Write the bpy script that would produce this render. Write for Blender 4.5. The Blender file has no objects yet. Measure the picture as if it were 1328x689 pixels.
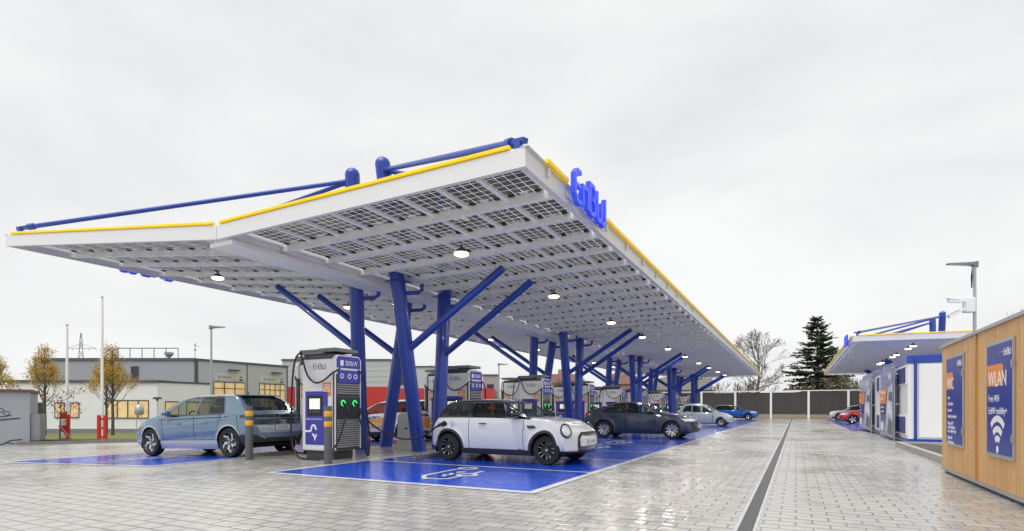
import bpy, bmesh, math, random
import numpy as np
from mathutils import Vector, Matrix, Euler
from mathutils.bvhtree import BVHTree
R = math.radians
PI = math.pi
random.seed(7)
scene = bpy.context.scene
COL = scene.collection

# ---------------------------------------------------------------- materials
MATS = {}
def nt(name):
    m = bpy.data.materials.new(name); m.use_nodes = True
    t = m.node_tree
    return m, t, t.nodes['Principled BSDF']

def pbsdf(name, col, rough=.5, metal=0., coat=0., spec=.5, emit=None, estr=0., noise=0., nscale=8., bump=0., bscale=60.):
    """Principled material with slight procedural variation of colour, roughness and surface."""
    if name in MATS: return MATS[name]
    m, t, b = nt(name)
    b.inputs['Base Color'].default_value = (*col, 1)
    b.inputs['Roughness'].default_value = rough
    b.inputs['Metallic'].default_value = metal
    b.inputs['Coat Weight'].default_value = coat
    b.inputs['Coat Roughness'].default_value = .04
    b.inputs['Specular IOR Level'].default_value = spec
    if emit:
        b.inputs['Emission Color'].default_value = (*emit, 1); b.inputs['Emission Strength'].default_value = estr
    tc = t.nodes.new('ShaderNodeTexCoord')
    if noise:
        n = t.nodes.new('ShaderNodeTexNoise'); n.inputs['Scale'].default_value = nscale; n.inputs['Detail'].default_value = 6
        t.links.new(tc.outputs['Object'], n.inputs['Vector'])
        mx = t.nodes.new('ShaderNodeMix'); mx.data_type = 'RGBA'
        mx.inputs['A'].default_value = (*[c * (1 - noise) for c in col], 1)
        mx.inputs['B'].default_value = (*[min(1, c * (1 + noise)) for c in col], 1)
        t.links.new(n.outputs['Fac'], mx.inputs['Factor']); t.links.new(mx.outputs['Result'], b.inputs['Base Color'])
        mr = t.nodes.new('ShaderNodeMapRange'); mr.inputs['To Min'].default_value = max(.02, rough - .1); mr.inputs['To Max'].default_value = min(1, rough + .1)
        t.links.new(n.outputs['Fac'], mr.inputs['Value']); t.links.new(mr.outputs['Result'], b.inputs['Roughness'])
    if bump:
        n2 = t.nodes.new('ShaderNodeTexNoise'); n2.inputs['Scale'].default_value = bscale; n2.inputs['Detail'].default_value = 4
        t.links.new(tc.outputs['Object'], n2.inputs['Vector'])
        bp = t.nodes.new('ShaderNodeBump'); bp.inputs['Strength'].default_value = bump; bp.inputs['Distance'].default_value = .01
        t.links.new(n2.outputs['Fac'], bp.inputs['Height']); t.links.new(bp.outputs['Normal'], b.inputs['Normal'])
    MATS[name] = m
    return m

def N(t, typ, **kw):
    n = t.nodes.new(typ)
    for k, v in kw.items():
        if k in n.inputs: n.inputs[k].default_value = v
        else: setattr(n, k, v)
    return n
def L_(t, a, b): t.links.new(a, b)
def mixc(t, fac, a, b):
    mx = t.nodes.new('ShaderNodeMix'); mx.data_type = 'RGBA'
    for key, v in (('Factor', fac), ('A', a), ('B', b)):
        if isinstance(v, (int, float)): mx.inputs[key].default_value = v
        elif isinstance(v, tuple): mx.inputs[key].default_value = v if len(v) == 4 else (*v, 1)
        else: t.links.new(v, mx.inputs[key])
    return mx.outputs['Result']
def ramp(t, src, lo, hi, a=0., b=1.):
    mr = t.nodes.new('ShaderNodeMapRange')
    mr.inputs['From Min'].default_value = lo; mr.inputs['From Max'].default_value = hi
    mr.inputs['To Min'].default_value = a; mr.inputs['To Max'].default_value = b
    t.links.new(src, mr.inputs['Value']); return mr.outputs['Result']
def math_(t, op, a, b=0.):
    n = t.nodes.new('ShaderNodeMath'); n.operation = op
    for i, v in enumerate((a, b)):
        if isinstance(v, (int, float)): n.inputs[i].default_value = v
        else: t.links.new(v, n.inputs[i])
    return n.outputs[0]

# ---------------------------------------------------------------- mesh builder
WORLDM = {}
class MB:
    def __init__(s): s.v = []; s.f = []; s.m = []; s.sm = []
    def add(s, vs, fs, mat=0, smooth=False):
        o = len(s.v); s.v += [tuple(p) for p in vs]
        for f in fs: s.f.append([i + o for i in f]); s.m.append(mat); s.sm.append(smooth)
        return s
    def box(s, x0, x1, y0, y1, z0, z1, mat=0, M=None):
        vs = [(x, y, z) for z in (z0, z1) for y in (y0, y1) for x in (x0, x1)]
        if M is not None: vs = [M @ Vector(p) for p in vs]
        return s.add(vs, [(0, 2, 3, 1), (4, 5, 7, 6), (0, 1, 5, 4), (2, 6, 7, 3), (0, 4, 6, 2), (1, 3, 7, 5)], mat)
    def hexa(s, p, mat=0):
        """eight corners: four of the bottom ring then four of the top ring"""
        return s.add(p, [(3, 2, 1, 0), (4, 5, 6, 7), (0, 1, 5, 4), (1, 2, 6, 5), (2, 3, 7, 6), (3, 0, 4, 7)], mat)
    def bar(s, a, b, w, h, mat=0, up=(0, 0, 1)):
        a = Vector(a); b = Vector(b); d = (b - a).normalized(); u = Vector(up)
        if abs(d.dot(u)) > .99: u = Vector((0, 1, 0))
        r = d.cross(u).normalized(); u = r.cross(d).normalized()
        q = lambda p: [p - r * w / 2 - u * h / 2, p + r * w / 2 - u * h / 2, p + r * w / 2 + u * h / 2, p - r * w / 2 + u * h / 2]
        A, B = q(a), q(b)
        return s.add(A + B, [(0, 3, 2, 1), (4, 5, 6, 7), (0, 1, 5, 4), (1, 2, 6, 5), (2, 3, 7, 6), (3, 0, 4, 7)], mat)
    def tube(s, pts, rad, n=10, mat=0, caps=True, smooth=True):
        pts = [Vector(p) for p in pts]
        if not isinstance(rad, (list, tuple)): rad = [rad] * len(pts)
        o = []; prev = None
        for i, p in enumerate(pts):
            d = (pts[min(i + 1, len(pts) - 1)] - pts[max(i - 1, 0)])
            d = d.normalized() if d.length > 1e-9 else Vector((0, 0, 1))
            if prev is None:
                u = d.orthogonal().normalized()
            else:
                u = (prev - d * prev.dot(d));  u = u.normalized() if u.length > 1e-6 else d.orthogonal().normalized()
            prev = u; w = d.cross(u)
            o += [p + (u * math.cos(2 * PI * k / n) + w * math.sin(2 * PI * k / n)) * rad[i] for k in range(n)]
        fs = []
        for i in range(len(pts) - 1):
            for k in range(n):
                fs.append((i * n + k, i * n + (k + 1) % n, (i + 1) * n + (k + 1) % n, (i + 1) * n + k))
        s.add(o, fs, mat, smooth)
        if caps:
            base = len(s.v) - len(o)
            s.f.append([base + k for k in reversed(range(n))]); s.m.append(mat); s.sm.append(False)
            s.f.append([base + (len(pts) - 1) * n + k for k in range(n)]); s.m.append(mat); s.sm.append(False)
        return s
    def lathe(s, prof, n=24, mat=0, M=None, smooth=True, closed=False):
        """prof: list of (r, z) about the local z axis"""
        vs = []
        for r, z in prof:
            for k in range(n):
                p = Vector((r * math.cos(2 * PI * k / n), r * math.sin(2 * PI * k / n), z))
                vs.append(M @ p if M is not None else p)
        fs = []; m = len(prof)
        for i in range(m if closed else m - 1):
            j = (i + 1) % m
            for k in range(n):
                fs.append((i * n + k, i * n + (k + 1) % n, j * n + (k + 1) % n, j * n + k))
        return s.add(vs, fs, mat, smooth)
    def prism(s, poly, h, M=None, mat=0):
        """2-D polygon extruded from z=0 to z=h in the frame M"""
        n = len(poly)
        vs = [Vector((x, y, 0)) for x, y in poly] + [Vector((x, y, h)) for x, y in poly]
        if M is not None: vs = [M @ p for p in vs]
        return s.add(vs, [tuple(reversed(range(n))), tuple(range(n, 2 * n))] + [(i, (i + 1) % n, n + (i + 1) % n, n + i) for i in range(n)], mat)
    def ribbon(s, pts, w, h, M=None, mat=0, closed=False):
        """thick mitred stroke in the xy plane of the frame M, extruded to h"""
        P = [Vector((p[0], p[1])) for p in pts]; n = len(P); Lf = []; Rt = []
        for i in range(n):
            a = P[i - 1] if (i > 0 or closed) else None
            b = P[(i + 1) % n] if (i < n - 1 or closed) else None
            d1 = (P[i] - a).normalized() if a is not None else None
            d2 = (b - P[i]).normalized() if b is not None else None
            if d1 is None: d1 = d2
            if d2 is None: d2 = d1
            t = d1 + d2
            t = t.normalized() if t.length > 1e-6 else d1
            nn = Vector((-t.y, t.x)); c = max(.45, nn.dot(Vector((-d1.y, d1.x))))
            Lf.append(P[i] + nn * (w / 2 / c)); Rt.append(P[i] - nn * (w / 2 / c))
        for i in range(n if closed else n - 1):
            j = (i + 1) % n
            q = [Rt[i], Rt[j], Lf[j], Lf[i]]
            vs = [Vector((p.x, p.y, z)) for z in (0, h) for p in q]
            if M is not None: vs = [M @ p for p in vs]
            fs = [(4, 5, 6, 7), (0, 1, 5, 4), (2, 3, 7, 6), (3, 2, 1, 0)]
            if not closed and i == 0: fs.append((3, 0, 4, 7))
            if not closed and i == n - 2: fs.append((1, 2, 6, 5))
            s.add(vs, fs, mat)
        return s
    def build(s, name, mats, parent=None, world=False, smooth=None, bevel=0, angle=38):
        if not isinstance(mats, (list, tuple)): mats = [mats]
        me = bpy.data.meshes.new(name)
        vs = s.v
        if world and parent is not None:
            Mi = WORLDM[parent.name].inverted(); vs = [tuple(Mi @ Vector(p)) for p in vs]
        me.from_pydata(vs, [], s.f); 
        for m in mats: me.materials.append(m)
        me.polygons.foreach_set('material_index', s.m)
        me.polygons.foreach_set('use_smooth', [True] * len(s.f) if smooth else s.sm)
        me.update()
        if smooth or any(s.sm): me.set_sharp_from_angle(angle=R(angle))
        o = bpy.data.objects.new(name, me); COL.objects.link(o)
        if parent is not None: o.parent = parent
        WORLDM[o.name] = WORLDM[parent.name].copy() if parent is not None else Matrix.Identity(4)
        if bevel:
            b = o.modifiers.new('bevel', 'BEVEL'); b.width = bevel; b.segments = 2; b.limit_method = 'ANGLE'; b.angle_limit = R(40)
        return o

def tag(o, label=None, cat=None, group=None, kind=None):
    if label: o['label'] = label
    if cat: o['category'] = cat
    if group: o['group'] = group
    if kind: o['kind'] = kind
    return o
def thing(name, label, cat, loc=(0, 0, 0), rz=0., group=None):
    o = bpy.data.objects.new(name, None); COL.objects.link(o)
    o.location = loc; o.rotation_euler = (0, 0, rz); o.empty_display_size = .2
    WORLDM[o.name] = Matrix.Translation(loc) @ Matrix.Rotation(rz, 4, 'Z')
    return tag(o, label, cat, group)
KIDS = {}
def kids(o): return [c for c in COL.objects if c.parent == o]
def copy_tree(o, parent=None):
    c = o.copy(); COL.objects.link(c); c.parent = parent
    for ch in list(o.children): copy_tree(ch, c)
    return c

def text_mesh(txt, size, mat, parent, M, name='lettering', extrude=.002, align='LEFT', sx=1.):
    cu = bpy.data.curves.new('txt', 'FONT'); cu.body = txt; cu.size = size; cu.extrude = extrude
    cu.align_x = align; cu.resolution_u = 2
    ob = bpy.data.objects.new('txt', cu); COL.objects.link(ob)
    bpy.context.view_layer.update()
    me = bpy.data.meshes.new_from_object(ob.evaluated_get(bpy.context.evaluated_depsgraph_get()))
    bpy.data.objects.remove(ob); bpy.data.curves.remove(cu)
    me.name = name
    me.transform(M @ Matrix.Diagonal((sx, 1, 1, 1)))
    me.materials.clear(); me.materials.append(mat)
    o = bpy.data.objects.new(name, me); COL.objects.link(o); o.parent = parent
    return o

def frame(o, x, y):
    """frame with origin o, given x and y axes"""
    x = Vector(x).normalized(); y = Vector(y); y = (y - x * y.dot(x)).normalized(); z = x.cross(y)
    M = Matrix((x, y, z)).transposed().to_4x4(); M.translation = Vector(o); return M

# ---------------------------------------------------------------- camera numbers
CAMZ, F, PX, HY, YAW = 1.2, 720., 664., 529.7, R(27.13)
RT = Vector((math.cos(YAW), math.sin(YAW), 0)); FW = Vector((-math.sin(YAW), math.cos(YAW), 0))
def cw(px, Z, z=0.):
    """point Z metres ahead of the camera in the column px of the photograph, height z"""
    p = RT * ((px - PX) / F * Z) + FW * Z
    return Vector((p.x, p.y, z))
def gz(x):
    """ground height: level, falling gently to the left of the chargers"""
    if x > -11.9: return 0.
    if x > -17.2: return -.0226 * (-11.9 - x)
    return -.12 - .015 * (-17.2 - x)

cam = bpy.data.cameras.new('camera'); cam.lens = F / 1328 * 36; cam.sensor_width = 36; cam.sensor_fit = 'HORIZONTAL'
cam.shift_y = (HY - 344.5) / 1328; cam.clip_end = 4000; cam.clip_start = .1
co = bpy.data.objects.new('camera', cam); COL.objects.link(co); co.location = (0, 0, CAMZ); co.rotation_euler = (R(90), 0, YAW)
scene.camera = co

# ---------------------------------------------------------------- common materials
M_BLUE = pbsdf('ultramarine_paint', (.017, .056, .36), .34, coat=.2, noise=.13, nscale=2.2)
M_WHITE = pbsdf('white_coated_steel', (.70, .70, .71), .42, noise=.025, nscale=2.5)
M_BEAM = pbsdf('white_steel_shade_lifted', (.88, .88, .885), .45, noise=.02, nscale=2.5)  # same white steel, coloured paler to brighten the shaded underside of the roof
M_WHITE2 = pbsdf('white_panel', (.82, .82, .82), .38, noise=.03, nscale=1.5)
M_YEL = pbsdf('yellow_light_strip', (.95, .62, .0), .4, emit=(1., .66, .0), estr=.06)
M_BLACK = pbsdf('black_rubber', (.012, .012, .013), .45, noise=.2, nscale=20)
M_DGREY = pbsdf('dark_grey_metal', (.055, .06, .065), .42, noise=.1)
M_MGREY = pbsdf('mid_grey_metal', (.19, .20, .21), .45, noise=.1)
M_LGREY = pbsdf('light_grey_metal', (.45, .46, .47), .38, metal=.6, noise=.06)
M_CONC = pbsdf('concrete', (.36, .35, .33), .75, noise=.18, nscale=7, bump=.3, bscale=90)
M_ORANGE = pbsdf('orange_sticker', (.86, .27, .035), .4)
M_SIGNBLUE = pbsdf('blue_sign_face', (.035, .05, .36), .22, coat=.3)
M_CHBLUE = pbsdf('charger_blue_film', (.05, .05, .40), .35)
M_SIGNWHITE = pbsdf('white_lettering', (.9, .9, .9), .4)
M_GREYTXT = pbsdf('grey_lettering', (.10, .10, .12), .5)
M_GREENGLOW = pbsdf('green_status_light', (.05, .6, .15), .4, emit=(.06, .9, .2), estr=.55)
M_SCREEN = pbsdf('screen', (.7, .72, .6), .25, emit=(.8, .85, .7), estr=.35, noise=.5, nscale=14)
M_LAMP = pbsdf('lamp_glow', (1, .95, .8), .4, emit=(1., .82, .50), estr=3.2)
M_REDW = pbsdf('red_paint', (.55, .03, .02), .45, noise=.1)
M_STAINLESS = pbsdf('brushed_steel', (.50, .49, .47), .36, metal=.75, noise=.12, nscale=12)
# ---------------------------------------------------------------- sky and light
w = bpy.data.worlds.new('World'); scene.world = w; w.use_nodes = True
t = w.node_tree; bg = t.nodes['Background']
SUN_EL, SUN_AZ = 66., 192.           # degrees; azimuth clockwise from +Y (behind the camera, to the right)
sky = N(t, 'ShaderNodeTexSky'); sky.sky_type = 'NISHITA'; sky.sun_disc = False
sky.sun_elevation = R(SUN_EL); sky.sun_rotation = R(SUN_AZ); sky.air_density = 1.; sky.dust_density = 4.
hs = N(t, 'ShaderNodeHueSaturation'); hs.inputs['Saturation'].default_value = .12; L_(t, sky.outputs[0], hs.inputs['Color'])
tc = N(t, 'ShaderNodeTexCoord'); mp = N(t, 'ShaderNodeMapping'); mp.inputs['Scale'].default_value = (1.1, 1.1, 3.2)
L_(t, tc.outputs['Generated'], mp.inputs['Vector'])
n1 = N(t, 'ShaderNodeTexNoise', Scale=1.5, Detail=7., Roughness=.52, Distortion=.35); L_(t, mp.outputs[0], n1.inputs['Vector'])
cl = ramp(t, n1.outputs['Fac'], .36, .64)
cloud = mixc(t, cl, (4.40, 4.43, 4.49), (5.40, 5.41, 5.43))
L_(t, mixc(t, .92, hs.outputs[0], cloud), bg.inputs['Color']); bg.inputs['Strength'].default_value = .1
sun = bpy.data.lights.new('sun', 'SUN'); sun.energy = 1.5; sun.angle = R(45); sun.color = (1, .995, .985)
so = bpy.data.objects.new('sun', sun); COL.objects.link(so)
d = Vector((math.sin(R(SUN_AZ)) * math.cos(R(SUN_EL)), math.cos(R(SUN_AZ)) * math.cos(R(SUN_EL)), math.sin(R(SUN_EL))))
so.rotation_euler = (-d).to_track_quat('-Z', 'Y').to_euler()

# ---------------------------------------------------------------- ground materials
def paving_material(name, paint=None):
    m, t, b = nt(name)
    tc = N(t, 'ShaderNodeTexCoord'); ob = tc.outputs['Object']
    br = N(t, 'ShaderNodeTexBrick'); br.offset = .5; br.squash = 1
    for k, v in (('Scale', 1.), ('Mortar Size', .010), ('Mortar Smooth', .2), ('Bias', 0.), ('Brick Width', .31), ('Row Height', .205)): br.inputs[k].default_value = v
    br.inputs['Color1'].default_value = (0, 0, 0, 1); br.inputs['Color2'].default_value = (1, 1, 1, 1); br.inputs['Mortar'].default_value = (.5, .5, .5, 1)
    nz = N(t, 'ShaderNodeTexNoise', Scale=7., Detail=2.); L_(t, ob, nz.inputs['Vector'])
    vm = N(t, 'ShaderNodeVectorMath'); vm.operation = 'SCALE'; vm.inputs['Scale'].default_value = .008; L_(t, nz.outputs['Color'], vm.inputs[0])
    va = N(t, 'ShaderNodeVectorMath'); va.operation = 'ADD'; L_(t, ob, va.inputs[0]); L_(t, vm.outputs[0], va.inputs[1])
    L_(t, va.outputs[0], br.inputs['Vector'])
    b2 = N(t, 'ShaderNodeTexBrick'); b2.offset = .5
    for k, v in (('Scale', 1.), ('Mortar Size', .035), ('Mortar Smooth', 1.), ('Brick Width', .31), ('Row Height', .205)): b2.inputs[k].default_value = v
    L_(t, va.outputs[0], b2.inputs['Vector'])
    big = N(t, 'ShaderNodeTexNoise', Scale=.35, Detail=5., Roughness=.6); L_(t, ob, big.inputs['Vector'])
    mid = N(t, 'ShaderNodeTexNoise', Scale=2.2, Detail=6., Roughness=.65); L_(t, ob, mid.inputs['Vector'])
    fine = N(t, 'ShaderNodeTexNoise', Scale=140., Detail=3.); L_(t, ob, fine.inputs['Vector'])
    mort = br.outputs['Fac']
    brick = br.outputs['Color']
    if paint is None:
        c = mixc(t, brick, (.36, .35, .328), (.43, .418, .392))
        c = mixc(t, ramp(t, big.outputs['Fac'], .35, .7, 0, .5), c, (.52, .508, .48))
        c = mixc(t, ramp(t, fine.outputs['Fac'], .35, .7, 0, .22), c, (.17, .165, .155))
        c = mixc(t, math_(t, 'MULTIPLY', mort, .95), c, mixc(t, ramp(t, big.outputs['Fac'], .45, .55), (.20, .195, .18), (.07, .067, .062)))
    else:
        c = mixc(t, ramp(t, mid.outputs['Fac'], .3, .8, 0, .6), paint, tuple(x * 1.25 for x in paint))
        c = mixc(t, ramp(t, fine.outputs['Fac'], .55, .8, 0, .2), c, (.2, .22, .3))
        c = mixc(t, math_(t, 'MULTIPLY', mort, .45), c, tuple(x * .4 for x in paint))
    st = N(t, 'ShaderNodeTexNoise', Scale=.9, Detail=8., Roughness=.7, Distortion=.8); L_(t, ob, st.inputs['Vector'])
    c = mixc(t, ramp(t, st.outputs['Fac'], .56, .70, 0, .38 if paint is None else .30), c, (.15, .145, .135) if paint is None else (.03, .045, .20))
    if paint is not None: c = mixc(t, ramp(t, math_(t, 'ADD', fine.outputs['Fac'], math_(t, 'MULTIPLY', st.outputs['Fac'], .5)), .92, .98, 0, .6), c, (.22, .22, .22))
    L_(t, c, b.inputs['Base Color'])
    wet = math_(t, 'ADD', math_(t, 'MULTIPLY', big.outputs['Fac'], .85), math_(t, 'MULTIPLY', mid.outputs['Fac'], .22))
    rgh = ramp(t, wet, .44, .66, .10 if paint is None else .06, .32 if paint is None else .18)
    rgh = math_(t, 'ADD', rgh, math_(t, 'MULTIPLY', brick, .12))
    L_(t, rgh, b.inputs['Roughness'])
    b.inputs['Specular IOR Level'].default_value = .62 if paint is None else .5
    hgt = math_(t, 'SUBTRACT', math_(t, 'ADD', math_(t, 'MULTIPLY', brick, .35), math_(t, 'MULTIPLY', mid.outputs['Fac'], .14)), math_(t, 'ADD', math_(t, 'MULTIPLY', mort, .7), math_(t, 'MULTIPLY', b2.outputs['Fac'], .75)))
    bp = N(t, 'ShaderNodeBump', Strength=.55 if paint is None else .35, Distance=.006); L_(t, hgt, bp.inputs['Height'])
    bp2 = N(t, 'ShaderNodeBump', Strength=.12, Distance=.002); L_(t, fine.outputs['Fac'], bp2.inputs['Height']); L_(t, bp.outputs[0], bp2.inputs['Normal'])
    L_(t, bp2.outputs[0], b.inputs['Normal'])
    return m
M_PAVE = paving_material('wet_grey_pavers')
M_BAY = paving_material('wet_blue_painted_pavers', (.005, .062, .52))
M_LINE = paving_material('white_road_paint', (.72, .73, .74))
def grass_material(name, a, b_, c_):
    m, t, b = nt(name); tc = N(t, 'ShaderNodeTexCoord')
    n1 = N(t, 'ShaderNodeTexNoise', Scale=1.1, Detail=6.); n2 = N(t, 'ShaderNodeTexNoise', Scale=40., Detail=4.)
    L_(t, tc.outputs['Object'], n1.inputs['Vector']); L_(t, tc.outputs['Object'], n2.inputs['Vector'])
    c = mixc(t, ramp(t, n1.outputs['Fac'], .35, .65), a, b_); c = mixc(t, ramp(t, n2.outputs['Fac'], .4, .75, 0, .7), c, c_)
    L_(t, c, b.inputs['Base Color']); b.inputs['Roughness'].default_value = .9
    bp = N(t, 'ShaderNodeBump', Strength=.9, Distance=.05); L_(t, n2.outputs['Fac'], bp.inputs['Height']); L_(t, bp.outputs[0], b.inputs['Normal'])
    return m
M_GRASS = grass_material('verge_grass', (.12, .16, .03), (.17, .18, .04), (.24, .20, .06))
M_FIELD = grass_material('field', (.085, .086, .078), (.115, .112, .10), (.10, .098, .09))
M_SOIL = grass_material('planting_soil', (.07, .055, .045), (.12, .10, .085), (.17, .15, .13))

# ---------------------------------------------------------------- ground, paving, verge
b = MB(); n = 64
b.add([(1600 * math.cos(2 * PI * k / n), 1600 * math.sin(2 * PI * k / n), -1.5) for k in range(n)], [tuple(range(n))])
tag(b.build('ground', M_FIELD), kind='structure')
b = MB()
def quadz(x0, x1, y0, y1, dz, b, y0b=None, y1b=None):
    """sheet following the ground; y0b, y1b are the y limits at x1 when they differ from those at x0"""
    y0b = y0 if y0b is None else y0b; y1b = y1 if y1b is None else y1b
    b.add([(x0, y0, gz(x0) + dz), (x1, y0b, gz(x1) + dz), (x1, y1b, gz(x1) + dz), (x0, y1, gz(x0) + dz)], [(0, 1, 2, 3)])
quadz(-11.9, 60, -60, 69.9, 0, b); quadz(-17.2, -11.9, -60, 69.9, 0, b); quadz(-19.3, -17.2, -60, 69.9, 0, b)
b.add([(-19.3, 19.4, gz(-19.3)), (-94.5, -55.8, gz(-94.5)), (-94.5, -60, gz(-94.5)), (-19.3, -60, gz(-19.3))], [(0, 1, 2, 3)])
tag(b.build('paved_yard', M_PAVE), kind='structure')
# verge outside the kerb line, falling away
KP = [Vector((-94.5, -55.8)), Vector((-19.3, 19.4)), Vector((-19.3, 110.))]
def mitre(i, d):
    a = (KP[1] - KP[0]).normalized(); c = (KP[2] - KP[1]).normalized()
    na, nc = Vector((-a.y, a.x)), Vector((-c.y, c.x))
    if i == 0: return KP[0] + na * d
    if i == 2: return KP[2] + nc * d
    mm = (na + nc).normalized(); return KP[1] + mm * (d / mm.dot(na))
offs = [(.14, .06), (3, -.04), (8, -.18), (16, -.40), (23, -.55), (29, -1.02), (60, -1.1)]
b = MB(); vs = []
for i in range(3):
    for dd, dz in offs:
        p = mitre(i, dd); vs.append((p.x, p.y, (gz(KP[i].x) if i else -.30) + dz + (0 if i else .0)))
k = len(offs); b.add(vs, [(i * k + j, (i + 1) * k + j, (i + 1) * k + j + 1, i * k + j + 1) for i in range(2) for j in range(k - 1)], 0, True)
verge = tag(b.build('grass_verge', M_GRASS), kind='structure')
# kerb stones along the line
b = MB()
for a, c in ((KP[0], KP[1]), (KP[1], KP[2])):
    ln = (c - a).length; dr = (c - a).normalized(); nst = int(ln / 1.0)
    for i in range(nst):
        p, q = a + dr * (i * ln / nst + .004), a + dr * ((i + 1) * ln / nst - .004)
        def zz(v): return gz(v.x) if v.x > -45 else gz(-45)
        b.bar((p.x, p.y, zz(p) + .0), (q.x, q.y, zz(q) + .0), .16, .26)
tag(b.build('kerb', pbsdf('dark_kerb', (.20, .19, .18), .8, noise=.2, nscale=4)), kind='structure')

# ---------------------------------------------------------------- bays
XR, XI, XL, XE = -3.41, -8.68, -11.95, -17.2
YB, BW, NB = 7.2, 2.65, 21
YE = YB + BW * NB
SK = .075                                        # slight skew of the left row
def yl(x, y): return y + SK * (x - XL) - .35
LW = .14
b = MB(); quadz(XI, XR, YB, YE, .004, b); quadz(XE, XL, yl(XE, YB), yl(XE, YE - 2), .004, b, yl(XL, YB), yl(XL, YE - 2))
quadz(2.6, 7.9, 34., 66., .004, b)
tag(b.build('blue_parking_bays_surface', M_BAY), kind='structure')
b = MB()
quadz(XR - .0, XR + LW, YB - LW, YE, .008, b); quadz(XI - LW, XI, YB - LW, YE, .008, b)
for i in range(NB + 1):
    y = YB + BW * i
    yy0, yy1 = (y - LW, y) if i == 0 else (y - .05, y + .05)
    quadz(XI, XR, yy0, yy1, .008, b)
    quadz(XE, XL, yl(XE, yy0), yl(XE, yy1), .008, b, yl(XL, yy0), yl(XL, yy1))
quadz(XE - LW, XE, yl(XE, YB) - LW, yl(XE, YE - 2), .008, b); quadz(XL, XL + LW, yl(XL, YB) - LW, yl(XL, YE - 2), .008, b)
quadz(2.6 - LW, 2.6, 34. - LW, 66., .008, b)
for i in range(13): quadz(2.6, 7.9, 34 + BW * i - (.12 if i == 0 else .05), 34 + BW * i + (0 if i == 0 else .05), .008, b)
tag(b.build('parking_bay_markings', M_LINE), kind='structure')
# electric car pictogram in each free bay, one mark per bay
def pictogram(b, ox, oy, sx, dz=.008):
    """car outline with plug, about 2.6 m by 1.3 m; sx = -1 mirrors it along x"""
    def add(pts, wd, closed=False, lvl=0):
        P = [(ox - sx * y * .62, oy + sx * x * .62) for x, y in pts]
        tmp = MB(); tmp.ribbon(P, wd * .72, .001, None, 0, closed)
        tmp.v = [(x, y, gz(x) + dz + lvl * .0015 + z) for x, y, z in tmp.v]
        b.add(tmp.v, tmp.f, 0)
    circ = lambda cx, cy, r: [(cx + r * math.cos(2 * PI * k / 18), cy + r * math.sin(2 * PI * k / 18)) for k in range(18)]
    add([(-.55, -.48), (-1.25, -.48), (-1.42, -.30), (-1.42, .02), (-1.62, .12)], .12, False, 1)
    add([(-1.5, .05), (-1.30, .30), (-.95, .52), (.75, .60), (.95, .48)], .12, False, 2)
    add(circ(-.25, -.48, .27), .12, True, 0); add(circ(1.25, .42, .27), .12, True, 0)
    add([(.05, -.48), (.75, -.44)], .12, False, 1)
    add([(-.85, -.06), (-.5, .12), (-.42, -.02), (-.1, .14)], .11, False, 0)
    add([(.05, .02), (.3, .16)], .11, False, 1); add([(.14, -.06), (.40, .06)], .11, False, 2)
b = MB()
for i in (0, 3, 4, 8, 9, 11, 13, 15, 17): pictogram(b, -5.55, YB + BW * (i + .5) + .12, 1)
for i in (0, 4, 6): pictogram(b, -14.5, yl(-14.5, YB + BW * (i + .5)), -1)
tag(b.build('pavement_pictograms_marking', M_LINE), kind='structure')
# the island between the rows: darker pavers
# drain channel along the drive
def grate_material():
    m, t, bb = nt('drain_grate'); tc = N(t, 'ShaderNodeTexCoord')
    br = N(t, 'ShaderNodeTexBrick'); br.offset = .5
    for k_, v in (('Scale', 1.), ('Mortar Size', .008), ('Brick Width', .066), ('Row Height', .03)): br.inputs[k_].default_value = v
    br.inputs['Color1'].default_value = (.003, .003, .003, 1); br.inputs['Color2'].default_value = (.010, .010, .010, 1); br.inputs['Mortar'].default_value = (.10, .10, .105, 1)
    L_(t, tc.outputs['Object'], br.inputs['Vector']); L_(t, br.outputs['Color'], bb.inputs['Base Color']); bb.inputs['Roughness'].default_value = .5
    return m
dr = thing('drain_channel', 'long dark slotted drain channel running down the middle of the drive', 'drain', (-.45, 30, 0))
b = MB(); b.box(-.065, .065, -36, 39.5, .001, .006); b.build('grate', grate_material(), dr)
for s in (-1, 1):
    b = MB(); b.box(min(s * .068, s * .10), max(s * .068, s * .10), -36, 39.5, .001, .005); b.build('edge_rail', pbsdf('galvanised_edge', (.5, .5, .5), .5, metal=.2, noise=.6, nscale=26), dr)
# ---------------------------------------------------------------- solar canopies
def pv_material():
    m, t, b = nt('solar_cells'); tc = N(t, 'ShaderNodeTexCoord')
    br = N(t, 'ShaderNodeTexBrick'); br.offset = 0.
    for k_, v in (('Scale', 1.), ('Mortar Size', .0055), ('Mortar Smooth', .0), ('Brick Width', .168), ('Row Height', .172)): br.inputs[k_].default_value = v
    br.inputs['Color1'].default_value = (.004, .005, .009, 1); br.inputs['Color2'].default_value = (.016, .018, .026, 1); br.inputs['Mortar'].default_value = (.7, .72, .72, 1)
    L_(t, tc.outputs['UV'], br.inputs['Vector'])
    n1 = N(t, 'ShaderNodeTexNoise', Scale=.9, Detail=3.); L_(t, tc.outputs['Object'], n1.inputs['Vector'])
    c = mixc(t, ramp(t, n1.outputs['Fac'], .45, .7, 0, .45), br.outputs['Color'], (.06, .06, .07))
    L_(t, c, b.inputs['Base Color']); b.inputs['Roughness'].default_value = .12
    tr = N(t, 'ShaderNodeBsdfTranslucent'); tr.inputs[0].default_value = (1, 1, 1, 1); ms = N(t, 'ShaderNodeMixShader')
    L_(t, math_(t, 'ADD', math_(t, 'MULTIPLY', br.outputs['Fac'], .56), .15), ms.inputs[0]); L_(t, b.outputs[0], ms.inputs[1]); L_(t, tr.outputs[0], ms.inputs[2])
    L_(t, ms.outputs[0], t.nodes['Material Output'].inputs['Surface'])
    return m
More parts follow.
